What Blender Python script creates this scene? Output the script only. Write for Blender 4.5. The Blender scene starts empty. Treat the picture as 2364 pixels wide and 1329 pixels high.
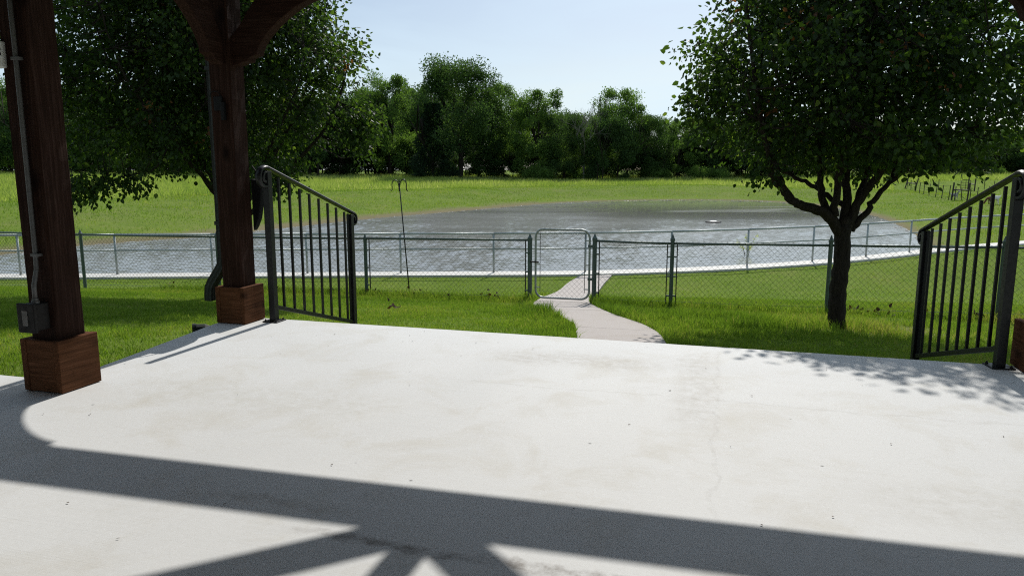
import bpy, math, random
import numpy as np
from mathutils import Vector, Matrix

R = math.radians
rng = np.random.default_rng(7)
random.seed(7)
SC = bpy.context.scene
COL = SC.collection

# ------------------------------------------------------------------ camera, sky, sun, exposure
CAM_H = 1.17                      # metres above the patio (patio top is z = 0)
FPX, PITCH = 1680.0, math.atan(272.5 / 1680.0)
YAW = R(16)                       # the patio's axes are turned 16 degrees from the view
cam = bpy.data.cameras.new('camera')
cam.sensor_width = 36.0
cam.lens = 36.0 * FPX / 2364.0
cam.clip_start, cam.clip_end = 0.05, 3000
camo = bpy.data.objects.new('camera', cam)
camo.location = (0, 0, CAM_H)
camo.rotation_euler = (math.pi / 2 - PITCH, 0, 0)
COL.objects.link(camo)
SC.camera = camo

SUN_EL, SUN_AZ = R(43.7), R(16.5)     # azimuth measured clockwise from the view direction (+Y)
world = bpy.data.worlds.new('World')
SC.world = world
world.use_nodes = True
wn = world.node_tree
wn.nodes.clear()
w_out = wn.nodes.new('ShaderNodeOutputWorld')
w_bg = wn.nodes.new('ShaderNodeBackground')
w_sky = wn.nodes.new('ShaderNodeTexSky')
w_sky.sky_type = 'NISHITA'
w_sky.sun_disc = False
w_sky.sun_elevation = SUN_EL
w_sky.sun_rotation = SUN_AZ
w_sky.altitude = 100
w_sky.air_density = 1.0
w_sky.dust_density = 1.2
w_sky.ozone_density = 1.5
w_bg.inputs['Strength'].default_value = 0.095
# thin cirrus veil: part of the sky itself
w_tc = wn.nodes.new('ShaderNodeTexCoord')
w_mp = wn.nodes.new('ShaderNodeMapping')
w_mp.inputs['Scale'].default_value = (2.0, 2.0, 9.0)
w_mp.inputs['Rotation'].default_value = (0.25, 0.3, 0.4)
w_nz = wn.nodes.new('ShaderNodeTexNoise')
w_nz.inputs['Scale'].default_value = 1.6
w_nz.inputs['Detail'].default_value = 7
w_nz.inputs['Distortion'].default_value = 0.6
w_cr = wn.nodes.new('ShaderNodeMapRange')
w_cr.inputs['From Min'].default_value = 0.35
w_cr.inputs['From Max'].default_value = 0.80
w_cr.inputs['To Min'].default_value = 0.20
w_cr.inputs['To Max'].default_value = 0.95
w_mx = wn.nodes.new('ShaderNodeMixRGB')
w_mx.inputs['Color2'].default_value = (7.6, 9.4, 10.8, 1)
wn.links.new(w_tc.outputs['Generated'], w_mp.inputs['Vector'])
wn.links.new(w_mp.outputs['Vector'], w_nz.inputs['Vector'])
wn.links.new(w_nz.outputs['Fac'], w_cr.inputs['Value'])
wn.links.new(w_cr.outputs['Result'], w_mx.inputs['Fac'])
wn.links.new(w_sky.outputs['Color'], w_mx.inputs['Color1'])
wn.links.new(w_mx.outputs['Color'], w_bg.inputs['Color'])
wn.links.new(w_bg.outputs['Background'], w_out.inputs['Surface'])

sl = bpy.data.lights.new('sun', 'SUN')
sl.energy = 4.5
sl.angle = R(0.53)
sl.color = (1.0, 0.965, 0.91)
so = bpy.data.objects.new('sun', sl)
sun_dir = Vector((math.sin(SUN_AZ) * math.cos(SUN_EL), math.cos(SUN_AZ) * math.cos(SUN_EL), math.sin(SUN_EL)))
so.rotation_euler = sun_dir.to_track_quat('Z', 'Y').to_euler()
so.location = (20, 60, 60)
COL.objects.link(so)

SC.view_settings.view_transform = 'Standard'
SC.view_settings.look = 'None'
SC.view_settings.gamma = 1.0
SC.view_settings.exposure = 0.0
SC.render.engine = 'CYCLES'
SC.cycles.max_bounces = 8
SC.cycles.transparent_max_bounces = 8
SC.cycles.use_denoising = False
SC.cycles.filter_width = 1.15

# ------------------------------------------------------------------ frames and numeric helpers
CY, SY = math.cos(YAW), math.sin(YAW)


def xy(u, n):                       # patio frame -> world
    return u * CY + n * SY, -u * SY + n * CY


def un(x, y):                       # world -> patio frame
    return x * CY - y * SY, x * SY + y * CY


def vnoise(x, y, s, seed=0):
    x = np.asarray(x, float) / s + seed * 17.13
    y = np.asarray(y, float) / s - seed * 9.71
    xi, yi = np.floor(x), np.floor(y)
    xf, yf = x - xi, y - yi
    xf, yf = xf * xf * (3 - 2 * xf), yf * yf * (3 - 2 * yf)

    def h(a, b):
        v = np.sin(a * 127.1 + b * 311.7 + seed * 3.3) * 43758.5453
        return v - np.floor(v)
    return (h(xi, yi) * (1 - xf) + h(xi + 1, yi) * xf) * (1 - yf) + (h(xi, yi + 1) * (1 - xf) + h(xi + 1, yi + 1) * xf) * yf


def sstep(t):
    t = np.clip(t, 0, 1)
    return t * t * (3 - 2 * t)


def seg_dist(px, py, poly, closed=False):
    """distance to a polyline, and the signed side (left positive) of the closest segment"""
    best = np.full(np.shape(px), 1e9)
    side = np.zeros(np.shape(px))
    m = len(poly) if closed else len(poly) - 1
    for i in range(m):
        ax, ay = poly[i]
        bx, by = poly[(i + 1) % len(poly)]
        dx, dy = bx - ax, by - ay
        t = np.clip(((px - ax) * dx + (py - ay) * dy) / (dx * dx + dy * dy), 0, 1)
        d = np.hypot(px - ax - t * dx, py - ay - t * dy)
        s = np.sign(dx * (py - ay) - dy * (px - ax))
        k = d < best
        best = np.where(k, d, best)
        side = np.where(k, s, side)
    return best, side


def inside(px, py, poly):
    px, py = np.asarray(px, float), np.asarray(py, float)
    r = np.zeros(px.shape, bool)
    j = len(poly) - 1
    for i in range(len(poly)):
        xi, yi = poly[i]
        xj, yj = poly[j]
        c = (yi > py) != (yj > py)
        r ^= c & (px < (xj - xi) * (py - yi) / ((yj - yi) if yj != yi else 1e-9) + xi)
        j = i
    return r


WATER_Z, WALK_Z = -1.55, -1.35
WALK = [(-45, 14.0), (-30, 16.4), (-20, 17.0), (-12.3, 17.25), (-6.7, 17.5), (-0.45, 17.72), (1.8, 17.8), (4.1, 18.3), (6.5, 19.1),
        (8.3, 19.9), (10.0, 20.8), (12.2, 22.2), (14.5, 23.7), (16.6, 24.8), (24, 28.6), (40, 36)]
WALK_HALF = 0.42
WALK_FAR = 0.22                   # the pond begins here, past the centre line


def offset(poly, d):
    out = []
    for i, (x, y) in enumerate(poly):
        a = poly[max(i - 1, 0)]
        b = poly[min(i + 1, len(poly) - 1)]
        dx, dy = b[0] - a[0], b[1] - a[1]
        l = math.hypot(dx, dy)
        out.append((x - dy / l * d, y + dx / l * d))
    return out


def smooth_poly(p, it=2, closed=False):
    for _ in range(it):
        q = []
        m = len(p) if closed else len(p) - 1
        if not closed:
            q.append(p[0])
        for i in range(m):
            a, b = p[i], p[(i + 1) % len(p)]
            q.append((a[0] * .75 + b[0] * .25, a[1] * .75 + b[1] * .25))
            q.append((a[0] * .25 + b[0] * .75, a[1] * .25 + b[1] * .75))
        if not closed:
            q.append(p[-1])
        p = q
    return p


SHORE = [(13.9, 24.2), (15.63, 27.4), (18.8, 34.8), (21.6, 43.0), (23.5, 51.7), (23.9, 60.5), (20.4, 66.5), (12.5, 66.6), (4.3, 62.1),
         (0.0, 54.7), (-4.0, 47.9), (-8.1, 41.1), (-10.98, 34.0), (-12.6, 30.0), (-14.3, 28.1), (-15.8, 26.3), (-16.5, 23.2), (-19, 20.5), (-22, 17.6)]
SHORE = smooth_poly(SHORE, 2)
_near = [p for p in offset(WALK, WALK_FAR - 0.03) if -21.0 < p[0] < 13.7]
POND = SHORE + _near
POND = [(float(a), float(b)) for a, b in POND]


def ground(x, y):
    x, y = np.asarray(x, float), np.asarray(y, float)
    u, n = un(x, y)
    h1 = -.08 - .11 * np.clip(n - 3.5, 0, 40) + .012 * np.clip(u, -14, 14) * np.clip((n - 3.5) / 8, 0, 1)
    dw, sw = seg_dist(x, y, WALK)
    dws = dw * sw                                 # positive = pond side
    h1 = np.maximum(h1, -1.9)
    house = (WALK_Z - .02) + (h1 - WALK_Z + .02) * sstep((-dws - WALK_HALF) / 4.5)
    ds, _ = seg_dist(x, y, POND, True)
    ins = inside(x, y, POND)
    lat = np.clip((x - 18) / 14, 0, 1) * np.clip((95 - y) / 40, 0, 1)      # the pen stands on lower ground
    crest = -.62 - .32 * lat
    bank = WATER_Z + .02 + (crest - WATER_Z) * sstep((ds - .1) / 13.0) * .92 + .05 * sstep(ds / .6) + .055 * (1 - np.exp(-ds / 1.5))
    bank = bank + 0.95 * sstep((ds - 14) / 46) * (1 - .3 * lat) + (vnoise(x, y, 6, 3) - .5) * .22 * sstep(ds / 8) + (vnoise(x, y, 1.7, 5) - .5) * .07 * sstep(ds / 2)
    bank = np.where(ins, WATER_Z - np.minimum(ds, 5) * .28, bank)
    far = np.where(ins, bank, (WALK_Z - .02) * (1 - sstep((dws - WALK_FAR) / 5)) + bank * sstep((dws - WALK_FAR) / 5))
    z = np.where(dws > WALK_FAR, far, house)
    z = z + (vnoise(x, y, .9, 1) - .5) * .03 * (np.abs(dws) > WALK_HALF + .1)
    return z


def gz(x, y):
    return float(ground(np.array([x]), np.array([y]))[0])


def on_ground(px, py):
    """where the sight line through a photograph pixel meets the terrain"""
    a, b = (px - 1182) / FPX, -(py - 664.5) / FPX
    d = np.array([a, math.cos(PITCH) + b * math.sin(PITCH), -math.sin(PITCH) + b * math.cos(PITCH)])
    t = np.geomspace(2.5, 200, 5000)
    P = d[None, :] * t[:, None]
    hit = np.nonzero(P[:, 2] + CAM_H < ground(P[:, 0], P[:, 1]))[0]
    i = hit[0] if len(hit) else len(t) - 1
    return float(P[i, 0]), float(P[i, 1])


# ------------------------------------------------------------------ object helpers
def tag(o, label=None, cat=None, group=None, kind=None):
    if label:
        o['label'] = label
    if cat:
        o['category'] = cat
    if group:
        o['group'] = group
    if kind:
        o['kind'] = kind
    return o


def empty(name, loc, rz=0.0, label=None, cat=None, group=None):
    o = bpy.data.objects.new(name, None)
    o.location = loc
    o.rotation_euler = (0, 0, rz)
    o.empty_display_size = .2
    COL.objects.link(o)
    return tag(o, label, cat, group)


def link(name, me, m, parent=None):
    if m is not None and not me.materials:
        me.materials.append(m)
    o = bpy.data.objects.new(name, me)
    COL.objects.link(o)
    if parent is not None:
        o.parent = parent
    return o


def mesh_np(name, V, quads=None, tris=None, tint=None, smooth=False):
    me = bpy.data.meshes.new(name)
    V = np.asarray(V, np.float32)
    nq = 0 if quads is None else len(quads)
    nt = 0 if tris is None else len(tris)
    loops = np.concatenate([a.reshape(-1) for a in (quads, tris) if a is not None and len(a)]).astype(np.int32)
    tot = np.concatenate([np.full(nq, 4, np.int32), np.full(nt, 3, np.int32)])
    start = np.concatenate([[0], np.cumsum(tot)[:-1]]).astype(np.int32)
    me.vertices.add(len(V))
    me.vertices.foreach_set('co', V.reshape(-1))
    me.loops.add(len(loops))
    me.loops.foreach_set('vertex_index', loops)
    me.polygons.add(nq + nt)
    me.polygons.foreach_set('loop_start', start)
    me.polygons.foreach_set('loop_total', tot)
    if smooth:
        me.polygons.foreach_set('use_smooth', np.ones(nq + nt, bool))
    if tint is not None:
        a = me.attributes.new('tint', 'FLOAT', 'POINT')
        a.data.foreach_set('value', np.asarray(tint, np.float32))
    me.update(calc_edges=True)
    me.validate()
    return me


class MB:
    """collects boxes, prisms and tubes; build() links them as one mesh object"""

    def __init__(self):
        self.v, self.f = [], []

    def add(self, vs, fs):
        k = len(self.v)
        self.v += [tuple(p) for p in vs]
        self.f += [tuple(i + k for i in f) for f in fs]
        return self

    def box(self, x0, x1, y0, y1, z0, z1):
        v = [(x0, y0, z0), (x1, y0, z0), (x1, y1, z0), (x0, y1, z0), (x0, y0, z1), (x1, y0, z1), (x1, y1, z1), (x0, y1, z1)]
        return self.add(v, [(0, 3, 2, 1), (4, 5, 6, 7), (0, 1, 5, 4), (1, 2, 6, 5), (2, 3, 7, 6), (3, 0, 4, 7)])

    def bar(self, a, b, w, h, up=(0, 0, 1)):
        """rectangular bar from a to b: w across, h along `up`"""
        a, b, up = Vector(a), Vector(b), Vector(up)
        d = (b - a).normalized()
        s = d.cross(up).normalized()
        t = s.cross(d).normalized()
        v = []
        for p in (a, b):
            for i, j in ((-1, -1), (1, -1), (1, 1), (-1, 1)):
                v.append(p + s * (i * w / 2) + t * (j * h / 2))
        return self.add(v, [(0, 1, 2, 3), (7, 6, 5, 4), (0, 4, 5, 1), (1, 5, 6, 2), (2, 6, 7, 3), (3, 7, 4, 0)])

    def prism(self, pts, axis, a, b):
        """2-D outline pts extruded along axis ('x','y','z') from a to b"""
        n = len(pts)
        mk = {'x': lambda p, t: (t, p[0], p[1]), 'y': lambda p, t: (p[0], t, p[1]), 'z': lambda p, t: (p[0], p[1], t)}[axis]
        v = [mk(p, a) for p in pts] + [mk(p, b) for p in pts]
        f = [tuple(range(n)), tuple(range(2 * n - 1, n - 1, -1))]
        for i in range(n):
            j = (i + 1) % n
            f.append((i, i + n, j + n, j))
        return self.add(v, f)

    def tube(self, pts, r, sides=8, cap=True, closed=False):
        pts = [Vector(p) for p in pts]
        n = len(pts)
        rs = r if hasattr(r, '__len__') else [r] * n
        vs = []
        ref = None
        for i, p in enumerate(pts):
            if closed:
                d = pts[(i + 1) % n] - pts[i - 1]
            else:
                d = pts[min(i + 1, n - 1)] - pts[max(i - 1, 0)]
            d.normalize()
            if ref is None:
                ref = Vector((0, 0, 1)) if abs(d.z) < .9 else Vector((1, 0, 0))
            s = d.cross(ref)
            if s.length < 1e-5:
                s = d.orthogonal()
            s.normalize()
            t = s.cross(d).normalized()
            ref = t
            for k in range(sides):
                a = 2 * math.pi * k / sides
                vs.append(p + (s * math.cos(a) + t * math.sin(a)) * rs[i])
        fs = []
        for i in range(n if closed else n - 1):
            j = (i + 1) % n
            for k in range(sides):
                l = (k + 1) % sides
                fs.append((i * sides + k, i * sides + l, j * sides + l, j * sides + k))
        if cap and not closed:
            fs.append(tuple(range(sides - 1, -1, -1)))
            fs.append(tuple((n - 1) * sides + k for k in range(sides)))
        return self.add(vs, fs)

    def lathe(self, prof, c, sides=12):
        vs = []
        for r, z in prof:
            for k in range(sides):
                a = 2 * math.pi * k / sides
                vs.append((c[0] + r * math.cos(a), c[1] + r * math.sin(a), c[2] + z))
        fs = []
        for i in range(len(prof) - 1):
            for k in range(sides):
                l = (k + 1) % sides
                fs.append((i * sides + k, i * sides + l, (i + 1) * sides + l, (i + 1) * sides + k))
        fs.append(tuple(range(sides - 1, -1, -1)))
        fs.append(tuple((len(prof) - 1) * sides + k for k in range(sides)))
        return self.add(vs, fs)

    def mesh(self, name, off=(0, 0, 0), smooth=False):
        me = bpy.data.meshes.new(name)
        me.from_pydata([(x - off[0], y - off[1], z - off[2]) for x, y, z in self.v], [], self.f)
        if smooth:
            me.polygons.foreach_set('use_smooth', [True] * len(me.polygons))
        me.update()
        return me

    def build(self, name, m, parent=None, off=(0, 0, 0), smooth=False, bevel=0, rough=0.0):
        me = self.mesh(name, off, smooth)
        o = link(name, me, m, parent)
        if bevel:
            b = o.modifiers.new('bevel', 'BEVEL')
            b.width = bevel
            b.segments = 2
            b.limit_method = 'ANGLE'
        return o


# ------------------------------------------------------------------ materials
def new_mat(name):
    m = bpy.data.materials.new(name)
    m.use_nodes = True
    nt = m.node_tree
    nt.nodes.clear()
    return m, nt, nt.nodes.new('ShaderNodeOutputMaterial')


def node(nt, kind, **kw):
    n = nt.nodes.new(kind)
    for k, v in kw.items():
        if k in n.inputs:
            n.inputs[k].default_value = v
        else:
            setattr(n, k, v)
    return n


def noise(nt, vec, scale, detail=4, rough=.55, dist=0.0):
    n = node(nt, 'ShaderNodeTexNoise', Scale=scale, Detail=detail, Roughness=rough, Distortion=dist)
    if vec is not None:
        nt.links.new(vec, n.inputs['Vector'])
    return n.outputs['Fac']


def ramp(nt, fac, stops, interp='LINEAR'):
    n = nt.nodes.new('ShaderNodeValToRGB')
    e = n.color_ramp.elements
    n.color_ramp.interpolation = interp
    while len(e) < len(stops):
        e.new(.5)
    for i, (p, c) in enumerate(stops):
        e[i].position = p
        e[i].color = (*c, 1) if len(c) == 3 else c
    nt.links.new(fac, n.inputs['Fac'])
    return n.outputs['Color']


def mapr(nt, val, a, b, c=0.0, d=1.0):
    n = nt.nodes.new('ShaderNodeMapRange')
    for k, v in zip(('From Min', 'From Max', 'To Min', 'To Max'), (a, b, c, d)):
        n.inputs[k].default_value = v
    nt.links.new(val, n.inputs['Value'])
    return n.outputs['Result']


def mix(nt, fac, a, b, mode='MIX'):
    n = nt.nodes.new('ShaderNodeMixRGB')
    n.blend_type = mode
    for k, v in (('Fac', fac), ('Color1', a), ('Color2', b)):
        if isinstance(v, (int, float)):
            n.inputs[k].default_value = v
        elif isinstance(v, tuple):
            n.inputs[k].default_value = (*v, 1) if len(v) == 3 else v
        else:
            nt.links.new(v, n.inputs[k])
    return n.outputs['Color']


def coords(nt, scale=(1, 1, 1), kind='Object'):
    tc = nt.nodes.new('ShaderNodeTexCoord')
    mp = nt.nodes.new('ShaderNodeMapping')
    mp.inputs['Scale'].default_value = scale
    nt.links.new(tc.outputs[kind], mp.inputs['Vector'])
    return mp.outputs['Vector']


def bump(nt, h, strength=.3, dist=.01):
    n = node(nt, 'ShaderNodeBump', Strength=strength, Distance=dist)
    nt.links.new(h, n.inputs['Height'])
    return n.outputs['Normal']


def principled(nt, out, color, rough=.6, normal=None, metal=0.0, spec=.5):
    p = nt.nodes.new('ShaderNodeBsdfPrincipled')
    for k, v in (('Base Color', color), ('Roughness', rough)):
        if isinstance(v, (int, float)):
            p.inputs[k].default_value = v
        elif isinstance(v, tuple):
            p.inputs[k].default_value = (*v, 1)
        else:
            nt.links.new(v, p.inputs[k])
    p.inputs['Metallic'].default_value = metal
    p.inputs['Specular IOR Level'].default_value = spec
    if normal is not None:
        nt.links.new(normal, p.inputs['Normal'])
    nt.links.new(p.outputs[0], out.inputs['Surface'])
    return p


def mat_wood(name, grain, base=(.029, .0135, .0090)):
    m, nt, out = new_mat(name)
    sc = {'z': (38, 38, 1.6), 'x': (1.6, 38, 38), 'y': (38, 1.6, 38)}[grain]
    v = coords(nt, sc)
    g = noise(nt, v, 2.2, 6, .62, .35)
    big = noise(nt, coords(nt, (1, 1, 1)), 3.5, 3)
    knots = node(nt, 'ShaderNodeTexVoronoi', Scale=1.0)
    nt.links.new(coords(nt, {'z': (4.5, 4.5, 2.4), 'x': (2.4, 4.5, 5.0), 'y': (4.5, 2.4, 5.0)}[grain]), knots.inputs['Vector'])
    k = mapr(nt, knots.outputs['Distance'], .06, .20)
    b = np.array(base)
    c = ramp(nt, g, [(.25, tuple(b * .38)), (.5, tuple(b)), (.75, tuple(b * 1.75 + .012))])
    c = mix(nt, mapr(nt, big, .35, .7, 0, .55), c, tuple(b * .55))
    c = mix(nt, k, tuple(b * .30), c)
    saw = noise(nt, coords(nt, {'z': (6, 6, 160), 'x': (160, 6, 6), 'y': (6, 160, 6)}[grain]), 2.0, 2)
    h = mix(nt, .35, g, saw)
    principled(nt, out, c, .85, bump(nt, h, .55, .006), spec=.08)
    return m


def mat_metal(name, col, rough=.45, metal=0.0, spec=.5, var=.25):
    m, nt, out = new_mat(name)
    n = noise(nt, coords(nt), 35, 4)
    c = mix(nt, mapr(nt, n, .35, .75, 0, var), col, tuple(x * .45 for x in col))
    principled(nt, out, c, mapr(nt, n, .3, .7, rough - .08, rough + .12), bump(nt, n, .12, .002), metal, spec)
    return m


def mat_concrete(name, base, stain=True, broom=True, seed=0.0):
    m, nt, out = new_mat(name)
    v = coords(nt)
    big = noise(nt, v, .55, 5, .6, .8)
    mid = noise(nt, v, 2.3, 6, .65, .5)
    fine = noise(nt, v, 45, 5, .7)
    b = np.array(base)
    c = ramp(nt, big, [(.3, tuple(b * .95)), (.5, tuple(b)), (.72, tuple(np.minimum(b * 1.06, .9)))])
    c = mix(nt, mapr(nt, mid, .50, .72, 0, .75), c, tuple(b * np.array([.84, .80, .72])))
    c = mix(nt, mapr(nt, fine, .3, .8, 0, .22), c, tuple(b * .7))
    spots = node(nt, 'ShaderNodeTexVoronoi', Scale=3.1)
    nt.links.new(v, spots.inputs['Vector'])
    sp = mapr(nt, spots.outputs['Distance'], .012, .03, 1, 0)
    c = mix(nt, sp, c, tuple(b * .35))
    h = fine
    if broom:
        br = noise(nt, coords(nt, (1.2, 190, 1)), 1.0, 3, .6)
        brm = mix(nt, mapr(nt, mid, .4, .6), (.5, .5, .5), br)
        c = mix(nt, mapr(nt, br, .5, .8, 0, .20), c, tuple(b * .62))
        h = mix(nt, .6, fine, brm)
    if stain:
        # scuffed dirt line and damp patches of their own shape
        sep = nt.nodes.new('ShaderNodeSeparateXYZ')
        nt.links.new(v, sep.inputs[0])
        wob = noise(nt, v, 3.0, 5, .7)

        def line(axis, at, half, lo, hi, other, strength, col):
            nonlocal c
            w = node(nt, 'ShaderNodeMath', operation='MULTIPLY_ADD')
            nt.links.new(wob, w.inputs[0])
            w.inputs[1].default_value = .22
            nt.links.new(sep.outputs[axis], w.inputs[2])
            d = node(nt, 'ShaderNodeMath', operation='SUBTRACT')
            nt.links.new(w.outputs[0], d.inputs[0])
            d.inputs[1].default_value = at + .11
            a = node(nt, 'ShaderNodeMath', operation='ABSOLUTE')
            nt.links.new(d.outputs[0], a.inputs[0])
            f1 = mapr(nt, a.outputs[0], half * .3, half, 1, 0)
            lo_f = mapr(nt, sep.outputs[other], lo, lo + .3)
            hi_f = mapr(nt, sep.outputs[other], hi - .3, hi, 1, 0)
            f = mix(nt, 1.0, mix(nt, 1.0, f1, lo_f, 'MULTIPLY'), hi_f, 'MULTIPLY')
            f = mix(nt, 1.0, f, mapr(nt, noise(nt, v, 14, 4, .7), .35, .65), 'MULTIPLY')
            f = mix(nt, 1.0, f, (strength,) * 3, 'MULTIPLY')
            c = mix(nt, f, c, col)
        line(1, 1.95, .035, -1.4, .8, 0, .75, (.14, .12, .10))
        line(1, 2.12, .05, -1.9, -1.1, 0, .5, (.24, .20, .15))
        line(0, .02, .014, 2.3, 4.9, 1, .26, (.29, .27, .24))
        line(0, -.10, .16, 3.2, 4.9, 1, .45, (.36, .335, .29))
        line(1, 3.15, .30, -3.2, -1.4, 0, .35, (.42, .40, .34))
        line(1, 2.75, .25, .4, 2.0, 0, .35, (.40, .38, .33))
        line(1, 4.35, .22, -1.5, -.2, 0, .5, (.33, .30, .25))
        line(1, 3.75, .02, -1.6, 3.5, 0, .25, (.33, .31, .27))
    principled(nt, out, c, .68, bump(nt, h, .28, .004), spec=.22)
    return m


def mat_leaf(name, stops, trans=.45, rough=.5, tcol=1.5, spec=.35):
    m, nt, out = new_mat(name)
    at = nt.nodes.new('ShaderNodeAttribute')
    at.attribute_name = 'tint'
    c = ramp(nt, at.outputs['Fac'], stops)
    p = nt.nodes.new('ShaderNodeBsdfPrincipled')
    p.inputs['Roughness'].default_value = rough
    p.inputs['Specular IOR Level'].default_value = spec
    nt.links.new(c, p.inputs['Base Color'])
    t = nt.nodes.new('ShaderNodeBsdfTranslucent')
    tc = mix(nt, 1.0, c, (tcol * 1.1, tcol * 1.15, tcol * .55), 'MULTIPLY')
    nt.links.new(tc, t.inputs['Color'])
    ms = nt.nodes.new('ShaderNodeMixShader')
    ms.inputs['Fac'].default_value = trans
    nt.links.new(p.outputs[0], ms.inputs[1])
    nt.links.new(t.outputs[0], ms.inputs[2])
    nt.links.new(ms.outputs[0], out.inputs['Surface'])
    return m


def mat_ground():
    m, nt, out = new_mat('ground_soil_and_turf')
    v = coords(nt)
    a = noise(nt, v, .35, 6, .62, .4)
    b = noise(nt, v, 3.0, 6, .7)
    f = noise(nt, v, 28, 5, .75)
    c = ramp(nt, mix(nt, .45, a, b), [(.30, (.095, .145, .022)), (.46, (.135, .200, .030)), (.56, (.165, .220, .040)), (.70, (.225, .215, .075))])
    at = nt.nodes.new('ShaderNodeAttribute')
    at.attribute_name = 'tint'
    mud = mix(nt, b, (.16, .12, .075), (.26, .21, .14))
    c = mix(nt, at.outputs['Fac'], c, mud)
    c = mix(nt, mapr(nt, f, .35, .7, .45, 0), c, (.050, .075, .016))
    principled(nt, out, c, .95, bump(nt, f, .6, .03), spec=.03)
    return m


def mat_water():
    m, nt, out = new_mat('pond_water')
    v = coords(nt)
    w1 = noise(nt, coords(nt, (1.0, 1.6, 1)), 9.0, 4, .6, .6)
    silt = noise(nt, v, .12, 3, .5)
    c = mix(nt, silt, (.205, .208, .195), (.240, .240, .218))
    # capillary ripples too fine to model roughen the surface, less so in the lee of the far bank
    sep = nt.nodes.new('ShaderNodeSeparateXYZ')
    nt.links.new(v, sep.inputs[0])
    lee = mix(nt, 1.0, mapr(nt, sep.outputs[0], 2, 9), mapr(nt, sep.outputs[1], 38, 46), 'MULTIPLY')
    patch = noise(nt, coords(nt, (.10, .28, 1)), 1.0, 3, .5, .8)
    ro = mix(nt, mix(nt, 1.0, lee, mapr(nt, patch, .25, .45), 'MULTIPLY'), mapr(nt, patch, .3, .7, .19, .12), (.06, .06, .06))
    p = principled(nt, out, c, ro, bump(nt, w1, .35, .005), spec=.5)
    p.inputs['IOR'].default_value = 1.75
    return m


def mat_bark():
    m, nt, out = new_mat('tree_bark')
    g = noise(nt, coords(nt, (30, 30, 5)), 1.3, 6, .7, .5)
    c = ramp(nt, g, [(.3, (.012, .009, .007)), (.6, (.036, .029, .023)), (.8, (.065, .054, .044))])
    principled(nt, out, c, .9, bump(nt, g, .9, .02), spec=.15)
    return m


WOOD_Z = mat_wood('stained_cedar_upright', 'z')
WOOD_X = mat_wood('stained_cedar_crosswise', 'x')
WOOD_Y = mat_wood('stained_cedar_lengthwise', 'y')
BASE_X = mat_wood('stained_base_board_crosswise', 'x', (.105, .043, .019))
BASE_Y = mat_wood('stained_base_board_lengthwise', 'y', (.105, .043, .019))
CONC = mat_concrete('patio_concrete', (.597, .600, .588))
CONC2 = mat_concrete('path_concrete', (.34, .302, .277), False, True)
CONC3 = mat_concrete('walkway_concrete', (.56, .54, .50), False, False)
BLACK = mat_metal('black_painted_iron', (.006, .006, .007), .38, 0, .35)
GALV = mat_metal('galvanised_steel', (.30, .325, .32), .42, .55)
GREEN_STEEL = mat_metal('weathered_fence_steel', (.085, .115, .105), .5, .35)
WIRE = mat_metal('fence_wire', (.014, .018, .017), .75, 0, .15)
PIPE = mat_metal('pale_pipe', (.33, .36, .36), .5, .3)
DARKMETAL = mat_metal('dark_rusty_steel', (.03, .024, .02), .7, .2)
CONDUIT = mat_metal('grey_conduit', (.10, .097, .094), .55, .2)
BROWN_METAL = mat_metal('brown_painted_gutter', (.024, .029, .027), .6, 0, .25)
BOXMAT = mat_metal('brown_grey_box', (.019, .017, .016), .65, 0, .15)
STICKER = mat_metal('faded_sticker', (.13, .12, .11), .7)
WHITE_PLASTIC = mat_metal('white_plastic', (.75, .74, .70), .45, var=.08)
KEYGREY = mat_metal('dark_plastic', (.008, .008, .009), .6, 0, .15)
ROOF = mat_metal('roof_deck_boards', (.11, .055, .03), .8)
GROUND = mat_ground()
WATER = mat_water()
BARK = mat_bark()
LEAF = mat_leaf('pear_leaf', [(0, (.014, .028, .008)), (.45, (.026, .052, .010)), (.80, (.058, .100, .015)), (.94, (.12, .16, .03)), (1, (.12, .04, .022))], .46, .5, 1.9, .2)
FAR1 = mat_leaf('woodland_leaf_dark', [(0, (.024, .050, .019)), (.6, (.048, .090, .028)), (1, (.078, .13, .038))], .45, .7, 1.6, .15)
FAR2 = mat_leaf('woodland_leaf_fresh', [(0, (.052, .098, .026)), (.6, (.095, .165, .040)), (1, (.14, .22, .055))], .48, .7, 1.5, .15)
FAR3 = mat_leaf('cedar_needle', [(0, (.014, .030, .016)), (1, (.028, .052, .026))], .2, .8, 1.5, .1)
LAWN = mat_leaf('lawn_blade', [(0, (.080, .145, .018)), (.45, (.140, .225, .030)), (.8, (.205, .275, .045)), (.93, (.28, .28, .08)), (1, (.38, .32, .16))], .44, .75, 1.3, .12)
MEADOW = mat_leaf('meadow_blade', [(0, (.17, .25, .055)), (.5, (.26, .33, .09)), (.85, (.37, .40, .16)), (1, (.60, .57, .34))], .46, .8, 1.3, .1)

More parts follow.
